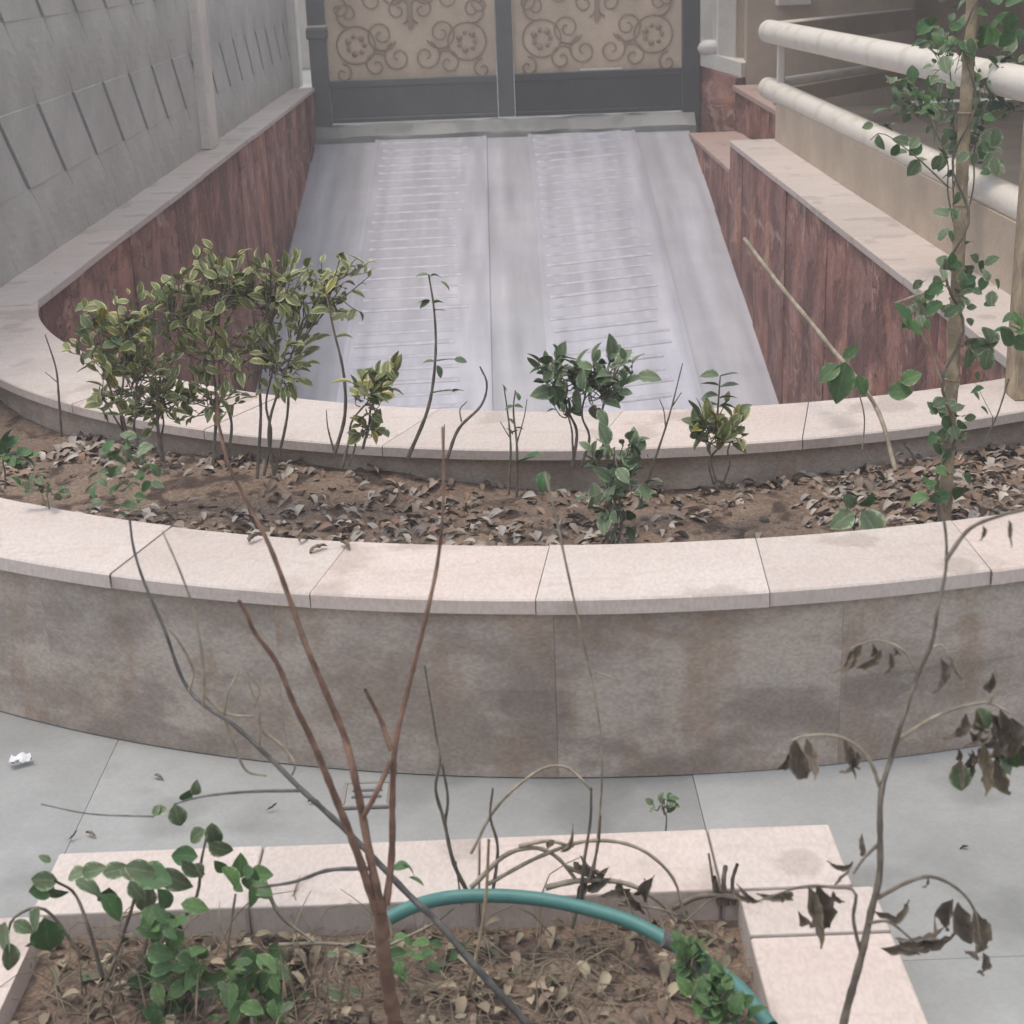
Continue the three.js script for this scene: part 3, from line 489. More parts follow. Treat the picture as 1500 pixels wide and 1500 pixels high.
{
  const z = -3.6, t = plantAt('bare_sapling', 'tall thin bare sapling with a few tiny leaves at its top', 'sapling', null, 598, 668, z);
  stems(t, [[[[597, 672], [628, 595], [638, 520], [636, 455], [628, 402]], 0.0055, 0.0022], [[[640, 528], [655, 526], [665, 526]], 0.002, 0.001], [[[633, 575], [650, 572], [670, 572]], 0.002, 0.001]], z, 0.008, M.bark);
  for (const [u, v, dx, dy] of [[628, 402, -1, 0], [630, 405, 0.8, 0.3], [645, 412, 0.8, -0.5], [630, 440, -1, 0.1], [634, 445, 0.9, 0.5], [634, 455, 0.7, 0.1], [665, 526, 0.8, -0.1], [638, 530, -0.8, 0.2], [640, 535, 0.3, -0.8], [650, 572, 0.7, 0.1], [662, 572, 0.9, 0.1], [630, 440, -0.7, -0.3]]) putLeaf(t, L.glossy, onZ(u, v, z), V(dx, dy, 0.2), 0.034);
}
{
  const z = -3.58, t = plantAt('bent_twig', 'short bare twig curving upward to a hooked tip', 'twig', null, 655, 668, z);
  stems(t, [[[[655, 672], [672, 628], [706, 592], [713, 560], [703, 537]], 0.005, 0.002], [[[676, 618], [674, 600], [684, 588]], 0.002, 0.001], [[[650, 660], [651, 622]], 0.002, 0.0015]], z, 0.008, M.bark);
}
{
  const z = -3.5, t = plantAt('twin_stem_seedling', 'pair of thin upright stems with one broad pale leaf', 'seedling', null, 752, 725, z);
  stems(t, [[[[745, 725], [748, 650], [743, 600], [738, 566]], 0.004, 0.0015], [[[757, 728], [757, 650], [752, 600], [755, 572]], 0.004, 0.0015], [[[757, 650], [768, 610], [772, 585]], 0.002, 0.001], [[[746, 640], [733, 618]], 0.0018, 0.001]], z, 0.008, M.bark);
  putLeaf(t, L.vine, onZ(757, 680, z + 0.01), V(0.8, 0.5, 0.3), 0.075); putLeaf(t, L.vine, onZ(800, 690, z + 0.05), V(-0.3, -0.6, 0.5), 0.06);
  for (let k = 0; k < 8; k++) putLeaf(t, L.glossy, onZ(rr(738, 772), rr(570, 640), z), V(rr(-1, 1), rr(0, 0.8), rr(-0.3, 0.5)), 0.025);
}
{ const z = -3.55, t = plantAt('broad_leaf_bush', 'dark broad leaved bush standing against the back coping', 'bush', 'bushes in the curved planter', 845, 665, z); bush(t, z, [[820, 548, 42, 40, 22, [838, 665]], [860, 565, 42, 48, 22, [850, 668]], [900, 545, 40, 40, 22, [870, 668]], [830, 600, 32, 24, 7, [842, 666]]], L.glossy, 0.055, M.bark); }
{ const z = -3.35, t = plantAt('low_green_bush', 'low dark green bush spreading down to the soil in front of the broad leaved bush', 'bush', 'bushes in the curved planter', 895, 790, z); bush(t, z, [[900, 665, 42, 35, 16, [895, 790]], [890, 720, 42, 45, 16, [895, 790]], [920, 700, 32, 40, 9, [900, 790]], [905, 765, 32, 18, 7, [895, 792]]], L.glossy, 0.05, M.bark); }
{ const z = -3.52, t = plantAt('forked_bare_twig', 'leafless forked twig beside the low green bush', 'twig', null, 935, 740, z); stems(t, [[[[935, 745], [957, 680], [980, 610], [1000, 532]], 0.004, 0.0012], [[[975, 625], [972, 600], [966, 585]], 0.0018, 0.001], [[[985, 595], [998, 575]], 0.0018, 0.001], [[[955, 690], [948, 665]], 0.0018, 0.001]], z, 0.008, M.bark); }
{
  const z = -3.5, t = plantAt('upright_variegated_bush', 'compact variegated bush with an upright leafy shoot on top', 'bush', 'bushes in the curved planter', 1050, 690, z);
  bush(t, z, [[1050, 620, 42, 34, 26, [1050, 690]], [1030, 640, 28, 20, 8, [1045, 690]], [1075, 635, 28, 24, 9, [1060, 690]]], L.varieg, 0.052, M.bark);
  stems(t, [[[[1050, 620], [1053, 580], [1055, 552]], 0.003, 0.0015]], z, 0.004, M.bark);
  for (const [v, s] of [[550, -1], [552, 1], [565, -1], [568, 1], [580, -1], [584, 1], [596, 1], [594, -1]]) putLeaf(t, L.glossy, onZ(1053, v, z), V(s, 0.35, 0.25), 0.05);
}
{ const z = -3.27, t = plantAt('ivy_plant', 'small ivy plant with pointed dark leaf hanging over the front coping', 'ivy', null, 1255, 770, z); stems(t, [[[[1250, 780], [1255, 752], [1268, 745]], 0.003, 0.0015]], z, 0.005, M.bark); for (const [u, v, dx, dy, l] of [[1262, 748, 0.5, -0.7, 0.085], [1250, 750, -0.7, -0.3, 0.07], [1262, 742, 0.3, 0.6, 0.05], [1252, 742, -0.5, 0.6, 0.05]]) putLeaf(t, L.vine, onZ(u, v, z), V(dx, dy, 0.4), l, V(0.1, 0.4, 0.9)); }
{ const z = -3.5, t = plantAt('small_green_shrub', 'fine leaved light green shrub at the far end of the planter', 'shrub', null, 10, 690, -3.75); bush(t, -3.75, [[5, 665, 28, 28, 14, [5, 700]]], L.green, 0.05, M.bark); const w = plantAt('trailing_weed', 'pale green trailing weed low on the planter soil', 'weed', null, 70, 725, z); bush(w, z, [[70, 715, 45, 14, 10, [70, 730]]], L.vine, 0.032, M.bark); }
{ // single twigs along the left of the planter
  const z = -3.85, t = plantAt('leafless_twig', 'single leafless twig standing before the wide corner of the coping', 'twig', null, 88, 600, z); stems(t, [[[[90, 640], [86, 580], [82, 540], [66, 490]], 0.004, 0.0015], [[[84, 560], [66, 545]], 0.0015, 0.001]], z, 0.008, M.bark);
}
{ // bamboo stake with its climber
  const z = -3.42, t = plantAt('bamboo_stake', 'tall tan bamboo stake carrying a green climber', 'stake', null, 1383, 765, z);
  const pts = line([[1383, 770], [1392, 600], [1403, 400], [1412, 200], [1426, -20]], z, 0); const cane = mesh('cane', rebase(tube(pts, 0.0155, 0.0125, 40, 10, 0.04), t), M.bamboo, t);
  for (const v of [690, 555, 430, 300, 165, 60]) { const u = lerp(1385, 1424, (760 - v) / 760), c = onZ(u, v, z); const n = new THREE.TorusGeometry(0.0155, 0.003, 6, 14); n.rotateX(Math.PI / 2); n.translate(c.x, c.y, c.z); mesh('node', rebase(n, t), M.bamboo, cane); }
  const w = plantAt('climbing_vine', 'green climbing vine wound round the bamboo stake', 'vine', null, 1375, 770, z + 0.03);
  stems(w, [[[[1378, 772], [1372, 700], [1400, 640], [1380, 560], [1412, 480], [1385, 400], [1420, 320], [1395, 240], [1430, 150], [1410, 60], [1440, -20]], 0.004, 0.002], [[[1385, 410], [1355, 430], [1345, 470], [1365, 520], [1380, 560]], 0.003, 0.002, M.barkPale], [[[1365, 425], [1310, 445]], 0.004, 0.003, M.barkPale], [[[1390, 275], [1330, 220], [1290, 195], [1275, 205]], 0.0022, 0.001], [[[1478, 555], [1460, 610], [1440, 650]], 0.002, 0.0015]], z + 0.03, 0.02, M.bark);
  const clump = (u, v, ru, rv, n, l, k = L.vine, dz = 0) => { for (let i = 0; i < n; i++) { const p = onZ(u + rr(-1, 1) * ru, v + rr(-1, 1) * rv, z + 0.03 + dz + rr(-0.06, 0.06)); putLeaf(w, k, p, rdir().add(V(0, -0.2, 0.3)), l * rr(0.7, 1.2), V(rr(-0.5, 0.5), 0.8, 0.6)); } };
  clump(1385, 435, 45, 45, 36, 0.036); clump(1430, 420, 28, 40, 16, 0.036); clump(1340, 460, 20, 25, 7, 0.05, L.green); clump(1400, 600, 38, 60, 30, 0.037); clump(1385, 690, 30, 40, 14, 0.05, L.green); clump(1440, 495, 28, 18, 7, 0.06); clump(1400, 330, 25, 60, 12, 0.04); clump(1350, 150, 45, 40, 18, 0.038); clump(1400, 40, 40, 45, 18, 0.04); clump(1470, 25, 30, 30, 13, 0.042, L.green); clump(1445, 200, 35, 50, 14, 0.038); clump(1340, 220, 40, 20, 9, 0.045); clump(1290, 190, 15, 10, 4, 0.035); clump(1480, 480, 20, 30, 8, 0.05, L.green);
}
{ // shrub on the terrace behind the rails
  const z = -7.4, t = plantAt('terrace_shrub', 'dark green shrub behind the white terrace rails', 'shrub', null, 1400, 330, z); bush(t, z, [[1350, 150, 50, 45, 22, [1400, 330]], [1410, 210, 60, 55, 26, [1405, 330]], [1460, 120, 50, 60, 22, [1410, 330]], [1390, 60, 50, 40, 18, [1400, 330]]], L.vine, 0.075, M.bark);
}
{
  const z = -4.15, t = plantAt('corner_post', 'beige square post at the end of the back coping', 'post', null, 1500, 590, z); const p = t.position;
  mesh('shaft', boxGeo(-0.02, 0.07, -0.19 + 0.0, 2.0, -0.05, 0.05, 0.006), M.bamboo, t); t.position.set(1.4, 0.59, -4.16);
}
{
  const z = -3.75, t = plantAt('leaning_cane', 'thin tan cane leaning out over the ramp', 'cane', null, 1290, 605, z); mesh('cane', rebase(tube([onZ(1312, 690, z + 0.18), onZ(1285, 600, z + 0.05), onZ(1210, 500, z - 0.2), onZ(1140, 415, z - 0.45), onZ(1090, 350, z - 0.65)], 0.0055, 0.0065, 24, 8), t), M.barkPale, t);
  const w = plantAt('drooping_leaf_sprig', 'broad green leaves drooping beside the leaning cane', 'sprig', null, 1260, 600, -3.7);
  stems(w, [[[[1263, 662], [1266, 610], [1255, 565]], 0.002, 0.0015], [[[1308, 680], [1300, 640], [1285, 600], [1260, 560]], 0.002, 0.0015], [[[1265, 660], [1290, 690]], 0.002, 0.001]], -3.7, 0.01, M.barkPale);
  for (const [u, v, dx, dy, l] of [[1238, 530, -0.2, -1, 0.11], [1230, 535, -0.7, -0.4, 0.07], [1255, 550, 0.3, -0.6, 0.06], [1300, 575, 0.8, 0.1, 0.07], [1320, 560, 0.7, 0.4, 0.06], [1235, 525, 0.5, 0.5, 0.05]]) putLeaf(w, L.green, onZ(u, v, -3.7), V(dx, dy, 0.2), l, V(0, 0.3, 1));
  for (const [u, v] of [[1318, 655], [1332, 650], [1325, 665], [1335, 662]]) putLeaf(w, L.dry, onZ(u, v, -3.72), V(rr(-1, 1), rr(-0.2, 0.4), 0.3), 0.04);
}

// ---------------------------------------------------------------- plants of the near bed
{
  const z = -1.96, t = plantAt('bare_rose_shrub', 'bare reddish shrub with long straight stems in the near bed', 'shrub', null, 575, 1500, z);
  stems(t, [[[[600, 1600], [588, 1540], [575, 1480], [562, 1400], [556, 1320]], 0.0125, 0.0098, M.barkRed], [[[552, 1335], [520, 1240], [500, 1190], [480, 1140], [455, 1080], [430, 1030], [405, 970], [370, 922], [362, 900], [350, 880]], 0.007, 0.0026, null, 0.1],
    [[[560, 1335], [545, 1270], [532, 1200], [520, 1140], [505, 1080], [480, 1020], [450, 950], [425, 880], [395, 800], [365, 740], [335, 680], [320, 620], [318, 575]], 0.007, 0.002, null, -0.15],
    [[[566, 1325], [574, 1250], [575, 1160], [580, 1085], [600, 1000], [625, 900], [640, 830], [648, 760], [650, 690], [648, 625]], 0.0055, 0.0016, null, -0.1], [[[573, 1100], [560, 1060], [535, 1010]], 0.004, 0.0025], [[[533, 1195], [552, 1160], [572, 1115]], 0.004, 0.004]], z, 0.015, M.barkRed);
}
{
  const z = -2.0, t = plantAt('grey_branching_shrub', 'long dark grey slanting branch with pale curled tendrils', 'shrub', null, 780, 1500, z);
  stems(t, [[[[800, 1530], [700, 1420], [640, 1350], [600, 1312], [560, 1270], [500, 1210], [440, 1155], [400, 1115], [340, 1060], [295, 1030], [270, 1000], [240, 920], [210, 850], [195, 800], [190, 760]], 0.0065, 0.0018, M.barkGrey, -0.3],
    [[[298, 1035], [298, 980], [285, 900], [265, 840], [238, 778]], 0.0025, 0.0012], [[[277, 1012], [283, 985], [262, 940], [248, 922]], 0.0025, 0.0014], [[[328, 1048], [335, 1012], [350, 982]], 0.0022, 0.0012], [[[380, 1092], [378, 1040], [358, 985]], 0.0022, 0.0012], [[[372, 1035], [380, 1010], [362, 985]], 0.002, 0.0012], [[[300, 1020], [330, 1045], [372, 1050]], 0.0022, 0.0015], [[[330, 1055], [345, 1095], [362, 1130], [390, 1136]], 0.0025, 0.0015], [[[385, 1072], [415, 1095], [432, 1120], [428, 1135]], 0.0025, 0.0015],
    [[[440, 1158], [360, 1160], [290, 1168], [255, 1178]], 0.003, 0.0015, M.barkGrey], [[[225, 1196], [130, 1192], [60, 1178]], 0.0015, 0.001, M.barkGrey], [[[545, 1272], [480, 1275], [430, 1292], [375, 1300]], 0.0035, 0.002, M.barkGrey]], z, 0.01, M.barkPale);
  for (let k = 0; k < 46; k++) { const a = rr(0, 6.28), r = Math.sqrt(rnd()); putLeaf(t, L.vine, onZ(185 + r * 50 * Math.cos(a), 700 + r * 62 * Math.sin(a) , -2.3 + rr(-0.05, 0.05)), V(rr(-1, 1), rr(-0.3, 1), rr(-0.3, 0.6)), rr(0.018, 0.034)); }
  for (const [u, v, dx, dy, l] of [[255, 1178, 0.2, -1, 0.05], [245, 1185, -0.9, 0, 0.03], [285, 1165, 0.3, 0.8, 0.03], [235, 1180, -0.6, -0.5, 0.025], [265, 1172, 0.6, 0.5, 0.03]]) putLeaf(t, L.vine, onZ(u, v, -2.15), V(dx, dy, 0.2), l, V(0, 0.3, 1));
  for (const [u, v, dx, dy] of [[575, 1272, 0.9, 0.3], [590, 1265, 0.8, -0.4], [598, 1285, 0.8, -0.2]]) putLeaf(t, L.vine, onZ(u, v, -2.05), V(dx, dy, 0.2), 0.03);
}
const bedTwigs = [
  ['paired_twig', 'dark double twig twisting upward behind the hose', 'twig', -2.26, M.bark, [[[[692, 1320], [665, 1265], [650, 1200], [638, 1155], [645, 1110], [640, 1085], [632, 1035], [622, 975]], 0.0042, 0.0014], [[[652, 1205], [656, 1170], [648, 1120]], 0.003, 0.002], [[[676, 1325], [670, 1280], [668, 1262]], 0.002, 0.001]]],
  ['pale_dry_stem', 'very thin pale dry stem rising up to the planter', 'stem', -2.3, M.barkPale, [[[[868, 1300], [878, 1200], [882, 1130], [878, 1060], [868, 1000], [850, 920], [830, 830], [815, 760], [798, 692]], 0.0022, 0.0022], [[[872, 985], [890, 990], [908, 998]], 0.0015, 0.001]]],
  ['arched_pale_stem', 'pale dry stem bent over in an arch', 'stem', -2.24, M.barkPale, [[[[690, 1250], [722, 1190], [762, 1148], [800, 1124], [830, 1124], [856, 1146], [866, 1158]], 0.0028, 0.0022]]],
  ['kinked_dark_twig', 'dark kinked twig under the arched pale stem', 'twig', -2.22, M.bark, [[[[720, 1320], [729, 1240], [718, 1195], [722, 1155]], 0.0035, 0.002]]],
  ['upright_dark_twig', 'dark upright twig meeting the end of the pale arch', 'twig', -2.2, M.bark, [[[[838, 1360], [850, 1310], [856, 1260], [865, 1200], [866, 1155]], 0.0035, 0.0022], [[[862, 1290], [876, 1240], [880, 1195]], 0.0025, 0.0015]]],
  ['tan_stick', 'straight tan stick slanting out of the soil below the hose', 'stick', -2.1, M.bamboo, [[[[660, 1510], [682, 1460], [702, 1380], [712, 1310], [716, 1230]], 0.0042, 0.0025]]],
  ['arching_brown_stems', 'bundle of brown arching dead stems beside the hose', 'stems', -2.22, M.barkPale, [[[[690, 1300], [745, 1250], [785, 1242], [815, 1255], [845, 1290]], 0.0045, 0.003], [[[715, 1295], [790, 1255], [860, 1232], [930, 1240], [985, 1285], [1002, 1340]], 0.0035, 0.0025], [[[800, 1300], [850, 1290], [920, 1295], [970, 1325], [990, 1350]], 0.005, 0.003], [[[905, 1325], [960, 1330], [990, 1340]], 0.0025, 0.002], [[[760, 1240], [800, 1232], [840, 1240]], 0.004, 0.002], [[[830, 1270], [870, 1285], [900, 1290]], 0.004, 0.002]]],
  ['fallen_pale_twigs', 'pale broken twigs lying across the bed behind the bare shrub', 'twigs', -2.2, M.barkPale, [[[[395, 1385], [470, 1382], [550, 1388]], 0.004, 0.003], [[[385, 1285], [410, 1340], [460, 1380]], 0.0045, 0.002], [[[180, 1342], [230, 1330]], 0.003, 0.002], [[[430, 1500], [520, 1475], [560, 1455]], 0.003, 0.0015], [[[570, 1385], [640, 1350], [665, 1330]], 0.003, 0.0015]]],
  ['broken_stalks', 'cluster of short broken stalks at the inner corner of the kerb', 'stalks', -2.27, M.bark, [[[[1065, 1325], [1060, 1290], [1063, 1268]], 0.005, 0.004], [[[1075, 1325], [1073, 1290], [1080, 1266]], 0.004, 0.003], [[[1048, 1315], [1042, 1275], [1038, 1250]], 0.003, 0.002], [[[1055, 1325], [1050, 1300], [1046, 1285]], 0.005, 0.004], [[[985, 1330], [1030, 1312], [1080, 1316]], 0.005, 0.004]]],
];
for (const [n, lab, cat, z, m, list] of bedTwigs) { const p0 = list[0][0][0], t = plantAt(n, lab, cat, null, p0[0], p0[1], z); stems(t, list, z, 0.008, m); if (n === 'arching_brown_stems') { for (const [u, v] of [[860, 1290], [885, 1278], [905, 1290], [925, 1305], [940, 1310], [870, 1300], [800, 1240], [820, 1248], [840, 1262], [858, 1300]]) putLeaf(t, L.dry, onZ(u, v, z), V(rr(-0.5, 0.6), rr(-0.6, 0.9), 0.3), rr(0.05, 0.08), V(0, 0.3, 1)); } }
{
  const t = thing('garden_hose', 'teal rubber garden hose curving across the bed', 'hose'), z = -2.18;
  mesh('tube', tube([onZ(570, 1345, -2.16), onZ(600, 1330, -2.17), onZ(650, 1316, -2.2), onZ(720, 1312, -2.2), onZ(790, 1317, -2.19), onZ(860, 1331, -2.17), onZ(930, 1353, -2.14), onZ(985, 1382, -2.1), onZ(1035, 1412, -2.05), onZ(1085, 1450, -1.98), onZ(1130, 1505, -1.9)], 0.0115, 0.0115, 60, 12, 0), M.hose, t);
  const c = new THREE.CylinderGeometry(0.0135, 0.0135, 0.026, 12), a = onZ(982, 1380, -2.1); c.rotateZ(1.1); c.translate(a.x, a.y, a.z); mesh('clamp', c, M.barkGrey, t);
}
{ // right hand sapling with withered leaves
  const z = -1.72, t = plantAt('withered_sapling', 'grey sapling with brown withered leaves standing before the path', 'sapling', null, 1235, 1500, z);
  stems(t, [[[[1190, 1660], [1222, 1560], [1240, 1480], [1262, 1400], [1276, 1335], [1288, 1285], [1291, 1160], [1305, 1112], [1322, 1055], [1342, 995], [1366, 938], [1372, 900], [1386, 830], [1384, 770], [1376, 735]], 0.0064, 0.0017, null, -0.15],
    [[[1386, 820], [1420, 775], [1460, 757], [1510, 745]], 0.003, 0.0018, null, 0, -0.13], [[[1291, 1158], [1268, 1105], [1232, 1080], [1180, 1078], [1160, 1085]], 0.0032, 0.0015, M.barkPale, 0, -0.07], [[[1313, 1085], [1370, 1050], [1410, 1035], [1450, 1030], [1480, 1045]], 0.0028, 0.0014, M.barkPale, 0, -0.09], [[[1286, 1315], [1330, 1292], [1362, 1284], [1400, 1300], [1428, 1335], [1436, 1380]], 0.003, 0.0015, null, 0, -0.04], [[[1288, 1235], [1265, 1258], [1250, 1280]], 0.0025, 0.0015, null, 0, -0.05], [[[1262, 1400], [1250, 1345], [1252, 1305], [1220, 1300], [1180, 1298], [1110, 1320]], 0.003, 0.0012, null, 0, -0.03], [[[1272, 1352], [1300, 1350], [1340, 1380]], 0.0025, 0.0012, null, 0, -0.03],
    [[[1345, 988], [1320, 950], [1285, 938], [1245, 950]], 0.0022, 0.001, M.barkPale, 0, -0.11], [[[1360, 952], [1378, 945], [1392, 965]], 0.002, 0.001, M.barkPale, 0, -0.12], [[[1450, 1030], [1462, 1000], [1456, 975]], 0.002, 0.001, M.barkPale, 0, -0.09]], z, 0.012, M.bark);
  const L2 = [[1165, 1085, 0.1, -1, 0.1], [1158, 1090, -0.1, -1, 0.07], [1180, 1082, 0.3, -1, 0.07], [1235, 1082, 0, -1, 0.07], [1245, 1090, 0.3, -1, 0.06], [1255, 1100, -0.2, -1, 0.06], [1290, 950, -0.5, -0.8, 0.055], [1262, 945, -0.6, -0.8, 0.06], [1278, 942, 0.4, -0.9, 0.055], [1310, 948, 0.5, -0.8, 0.045], [1248, 955, -0.2, -1, 0.05], [1302, 955, 0.1, -1, 0.05], [1378, 965, 0.1, -1, 0.075], [1390, 962, 0.2, -1, 0.05], [1455, 985, 0, -1, 0.07], [1440, 770, 0, -1, 0.03], [1478, 762, -0.1, -1, 0.045], [1430, 1040, 0.3, -0.9, 0.08], [1415, 1045, -0.3, -0.9, 0.08], [1450, 1045, 0.3, -1, 0.1], [1465, 1040, 0.1, -1, 0.11], [1480, 1050, 0.2, -1, 0.09], [1440, 1090, 0.2, -0.9, 0.09], [1455, 1110, 0.4, -0.9, 0.09], [1470, 1075, -0.3, -1, 0.07], [1405, 1110, 0, -1, 0.05], [1490, 1080, 0.3, -1, 0.08], [1420, 1070, 0.6, -0.6, 0.07], [1395, 1315, -0.1, -1, 0.09], [1400, 1320, 0.4, -1, 0.1], [1428, 1335, 0.2, -1, 0.11], [1432, 1340, 0.5, -0.9, 0.05], [1430, 1370, 0.2, -1, 0.11], [1440, 1395, 0.1, -1, 0.08], [1358, 1286, 0, -1, 0.03], [1300, 1350, 0.8, 0.2, 0.06], [1310, 1375, 0.9, 0.1, 0.09], [1330, 1390, 0.9, 0.15, 0.1], [1290, 1390, 0.7, 0.1, 0.07], [1345, 1380, 0.9, 0.2, 0.07], [1280, 1335, 0.9, -0.2, 0.05], [1185, 1300, 0.1, -1, 0.11], [1195, 1295, 0.3, -1, 0.12], [1170, 1335, 0.6, -0.9, 0.09], [1150, 1320, -0.5, 0.3, 0.05], [1115, 1318, -0.9, 0, 0.05], [1100, 1322, -0.5, 0.4, 0.04], [1250, 1262, -0.7, -0.7, 0.06], [1245, 1275, -0.9, -0.2, 0.045], [1220, 1305, 0.3, -0.9, 0.04], [1262, 1255, 0.2, 0.8, 0.04], [1140, 1308, 0.7, -0.5, 0.06]];
  for (const [u, v, dx, dy, l] of L2) putLeaf(t, L.dry, onZ(u, v, z - 0.08 + rr(-0.02, 0.02)), V(dx, dy, rr(-0.2, 0.3)), l * 0.84, V(rr(-0.3, 0.3), 0.2, 1));
  for (let k = 0; k < 16; k++) putLeaf(t, pick([L.dry, L.vine]), onZ(rr(1395, 1490), rr(1030, 1120), z - 0.09), V(rr(-0.6, 0.6), -0.8, 0.2), rr(0.035, 0.05), V(0, 0.3, 1));
}
{ // leafy plants at the left of the bed
  const z = -2.1, g1 = plantAt('drooping_green_plant', 'sprawling plant with drooping grey green leaves over the kerb', 'plant', null, 150, 1420, z);
  stems(g1, [[[[150, 1430], [130, 1360], [110, 1310], [80, 1290]], 0.004, 0.002], [[[160, 1430], [190, 1340], [210, 1290], [240, 1275]], 0.004, 0.002], [[[200, 1420], [285, 1320], [295, 1260], [305, 1215]], 0.004, 0.002], [[[120, 1400], [60, 1330], [20, 1345], [10, 1380]], 0.003, 0.002], [[[205, 1420], [225, 1330], [222, 1290]], 0.003, 0.002]], z, 0.02, M.bark);
  const L3 = [[85, 1290, -1, 0.1, 0.07], [80, 1300, -0.9, -0.1, 0.06], [75, 1262, -0.6, 0.5, 0.03], [100, 1285, 0.7, 0.5, 0.06], [110, 1290, 0.9, -0.2, 0.07], [120, 1280, 0.8, 0.4, 0.06], [135, 1290, 0.1, -1, 0.08], [150, 1280, 0.9, 0.2, 0.06], [175, 1275, 0.8, -0.2, 0.07], [200, 1278, 1, -0.1, 0.08], [235, 1275, 0.9, -0.5, 0.08], [190, 1290, 0.4, -0.8, 0.06], [230, 1278, -0.9, 0.1, 0.07], [215, 1300, -0.2, -1, 0.06], [300, 1215, -0.7, -0.5, 0.05], [308, 1210, 0.2, -0.9, 0.07], [310, 1205, 0.1, -1, 0.06], [305, 1235, 0.8, -0.5, 0.06], [290, 1255, -0.8, 0.1, 0.07], [285, 1265, 0.5, -0.7, 0.05], [265, 1262, 0.6, -0.3, 0.06], [8, 1350, -0.1, -1, 0.09], [12, 1380, 0.1, -1, 0.08], [65, 1345, 0, -1, 0.1], [58, 1330, -0.4, -0.8, 0.06], [20, 1350, 0.7, -0.3, 0.05], [70, 1300, 0.5, -0.6, 0.06], [160, 1300, -0.3, -0.9, 0.07], [30, 1490, -0.5, -0.4, 0.06], [150, 1310, 0.6, -0.6, 0.07]];
  for (const [u, v, dx, dy, l] of L3) putLeaf(g1, pick([L.glossy, L.vine]), onZ(u, v, z + rr(-0.05, 0.05)), V(dx, dy, rr(-0.2, 0.4)), l * 0.78, V(rr(-0.3, 0.3), 0.6, 0.8));
  const g2 = plantAt('bright_green_plant', 'bright green lobed leaf plant low in the near bed', 'plant', null, 300, 1470, z);
  stems(g2, [[[[330, 1480], [335, 1380], [345, 1310]], 0.003, 0.002, M.barkPale], [[[260, 1490], [250, 1400], [245, 1350]], 0.003, 0.002, M.barkPale], [[[300, 1500], [330, 1440], [370, 1410]], 0.003, 0.002, M.barkPale]], z, 0.02, M.bark);
  const lob = (u, v, n, ru, rv, l) => { for (let k = 0; k < n; k++) putLeaf(g2, L.green, onZ(u + rr(-ru, ru), v + rr(-rv, rv), z + 0.02 + rr(-0.06, 0.06)), V(rr(-1, 1), rr(-0.8, 0.5), rr(-0.1, 0.7)), l * rr(0.7, 1.2), V(rr(-0.5, 0.5), 0.8, 0.7)); };
  lob(350, 1285, 12, 24, 20, 0.038); lob(245, 1345, 16, 26, 22, 0.042); lob(255, 1425, 34, 45, 40, 0.042); lob(370, 1425, 32, 45, 36, 0.042); lob(395, 1485, 24, 55, 24, 0.042); lob(250, 1490, 18, 55, 16, 0.04); lob(620, 1400, 16, 55, 28, 0.03);
  const g5 = plantAt('withered_weeds', 'brown withered weeds tangled among the bright green leaves', 'weeds', null, 200, 1480, z);
  stems(g5, Array.from({ length: 22 }, () => { const u = rr(60, 540), v = rr(1420, 1500), du = rr(-60, 60), h = rr(40, 110); return [[[u, v + 20], [u + du * 0.4, v - h * 0.6], [u + du, v - h * rr(0.6, 1)]], 0.0018, 0.0008, null, 0, rr(-0.05, 0.12)]; }), z, 0.02, M.stalk);
  for (let k = 0; k < 70; k++) putLeaf(g5, pick([L.dry, L.dry, L.glossy]), onZ(rr(50, 560), rr(1365, 1500), z + rr(-0.04, 0.1)), V(rr(-1, 1), rr(-0.9, 0.5), rr(-0.1, 0.6)), rr(0.02, 0.042), V(rr(-0.5, 0.5), 0.6, 0.8));
  const g3 = plantAt('leafy_weed', 'light green leafy weed at the right hand kerb', 'weed', null, 1040, 1480, -1.9); bush(g3, -1.9, [[1015, 1400, 24, 36, 16, [1030, 1500]], [1040, 1450, 36, 36, 20, [1040, 1515]], [1065, 1480, 40, 30, 16, [1050, 1520]]], L.green, 0.034, M.bark);
  const g4 = plantAt('kerb_weed', 'tiny green weed sprouting behind the back kerb', 'weed', null, 975, 1195, -2.6); bush(g4, -2.6, [[970, 1180, 22, 16, 6, [975, 1200]]], L.vine, 0.025, M.bark);
}
// ---------------------------------------------------------------- leaf litter and small things
function litter(name, label, n, place, cols, s0, s1) {
  const im = new THREE.InstancedMesh(leafGeo(0.2, 0.9, 0.5, 0.6, 4), std({ color: 0xffffff, roughness: 0.9 }), n), m = new THREE.Matrix4(), q = new THREE.Quaternion(), c = new THREE.Color();
  for (let i = 0; i < n; i++) { const p = place(); q.setFromEuler(new THREE.Euler(-Math.PI / 2 + rr(-0.5, 0.5), rr(-0.6, 0.6), rr(0, 6.28), 'YXZ')); q.premultiply(new THREE.Quaternion().setFromAxisAngle(UP, rr(0, 6.28))); const s = rr(s0, s1); m.compose(p, q, V(s, s, s)); im.setMatrixAt(i, m); const k = pick(cols), b = rr(0.7, 1.15); c.setRGB(k[0] * b, k[1] * b, k[2] * b); im.setColorAt(i, c); }
  im.name = name; im.userData = { label, category: 'leaf litter', kind: 'stuff' }; sh(im); scene.add(im);
}
const dryCols = [[0.33, 0.275, 0.23], [0.25, 0.195, 0.155], [0.46, 0.41, 0.355], [0.2, 0.145, 0.11], [0.27, 0.18, 0.13], [0.36, 0.33, 0.3], [0.23, 0.19, 0.16]];
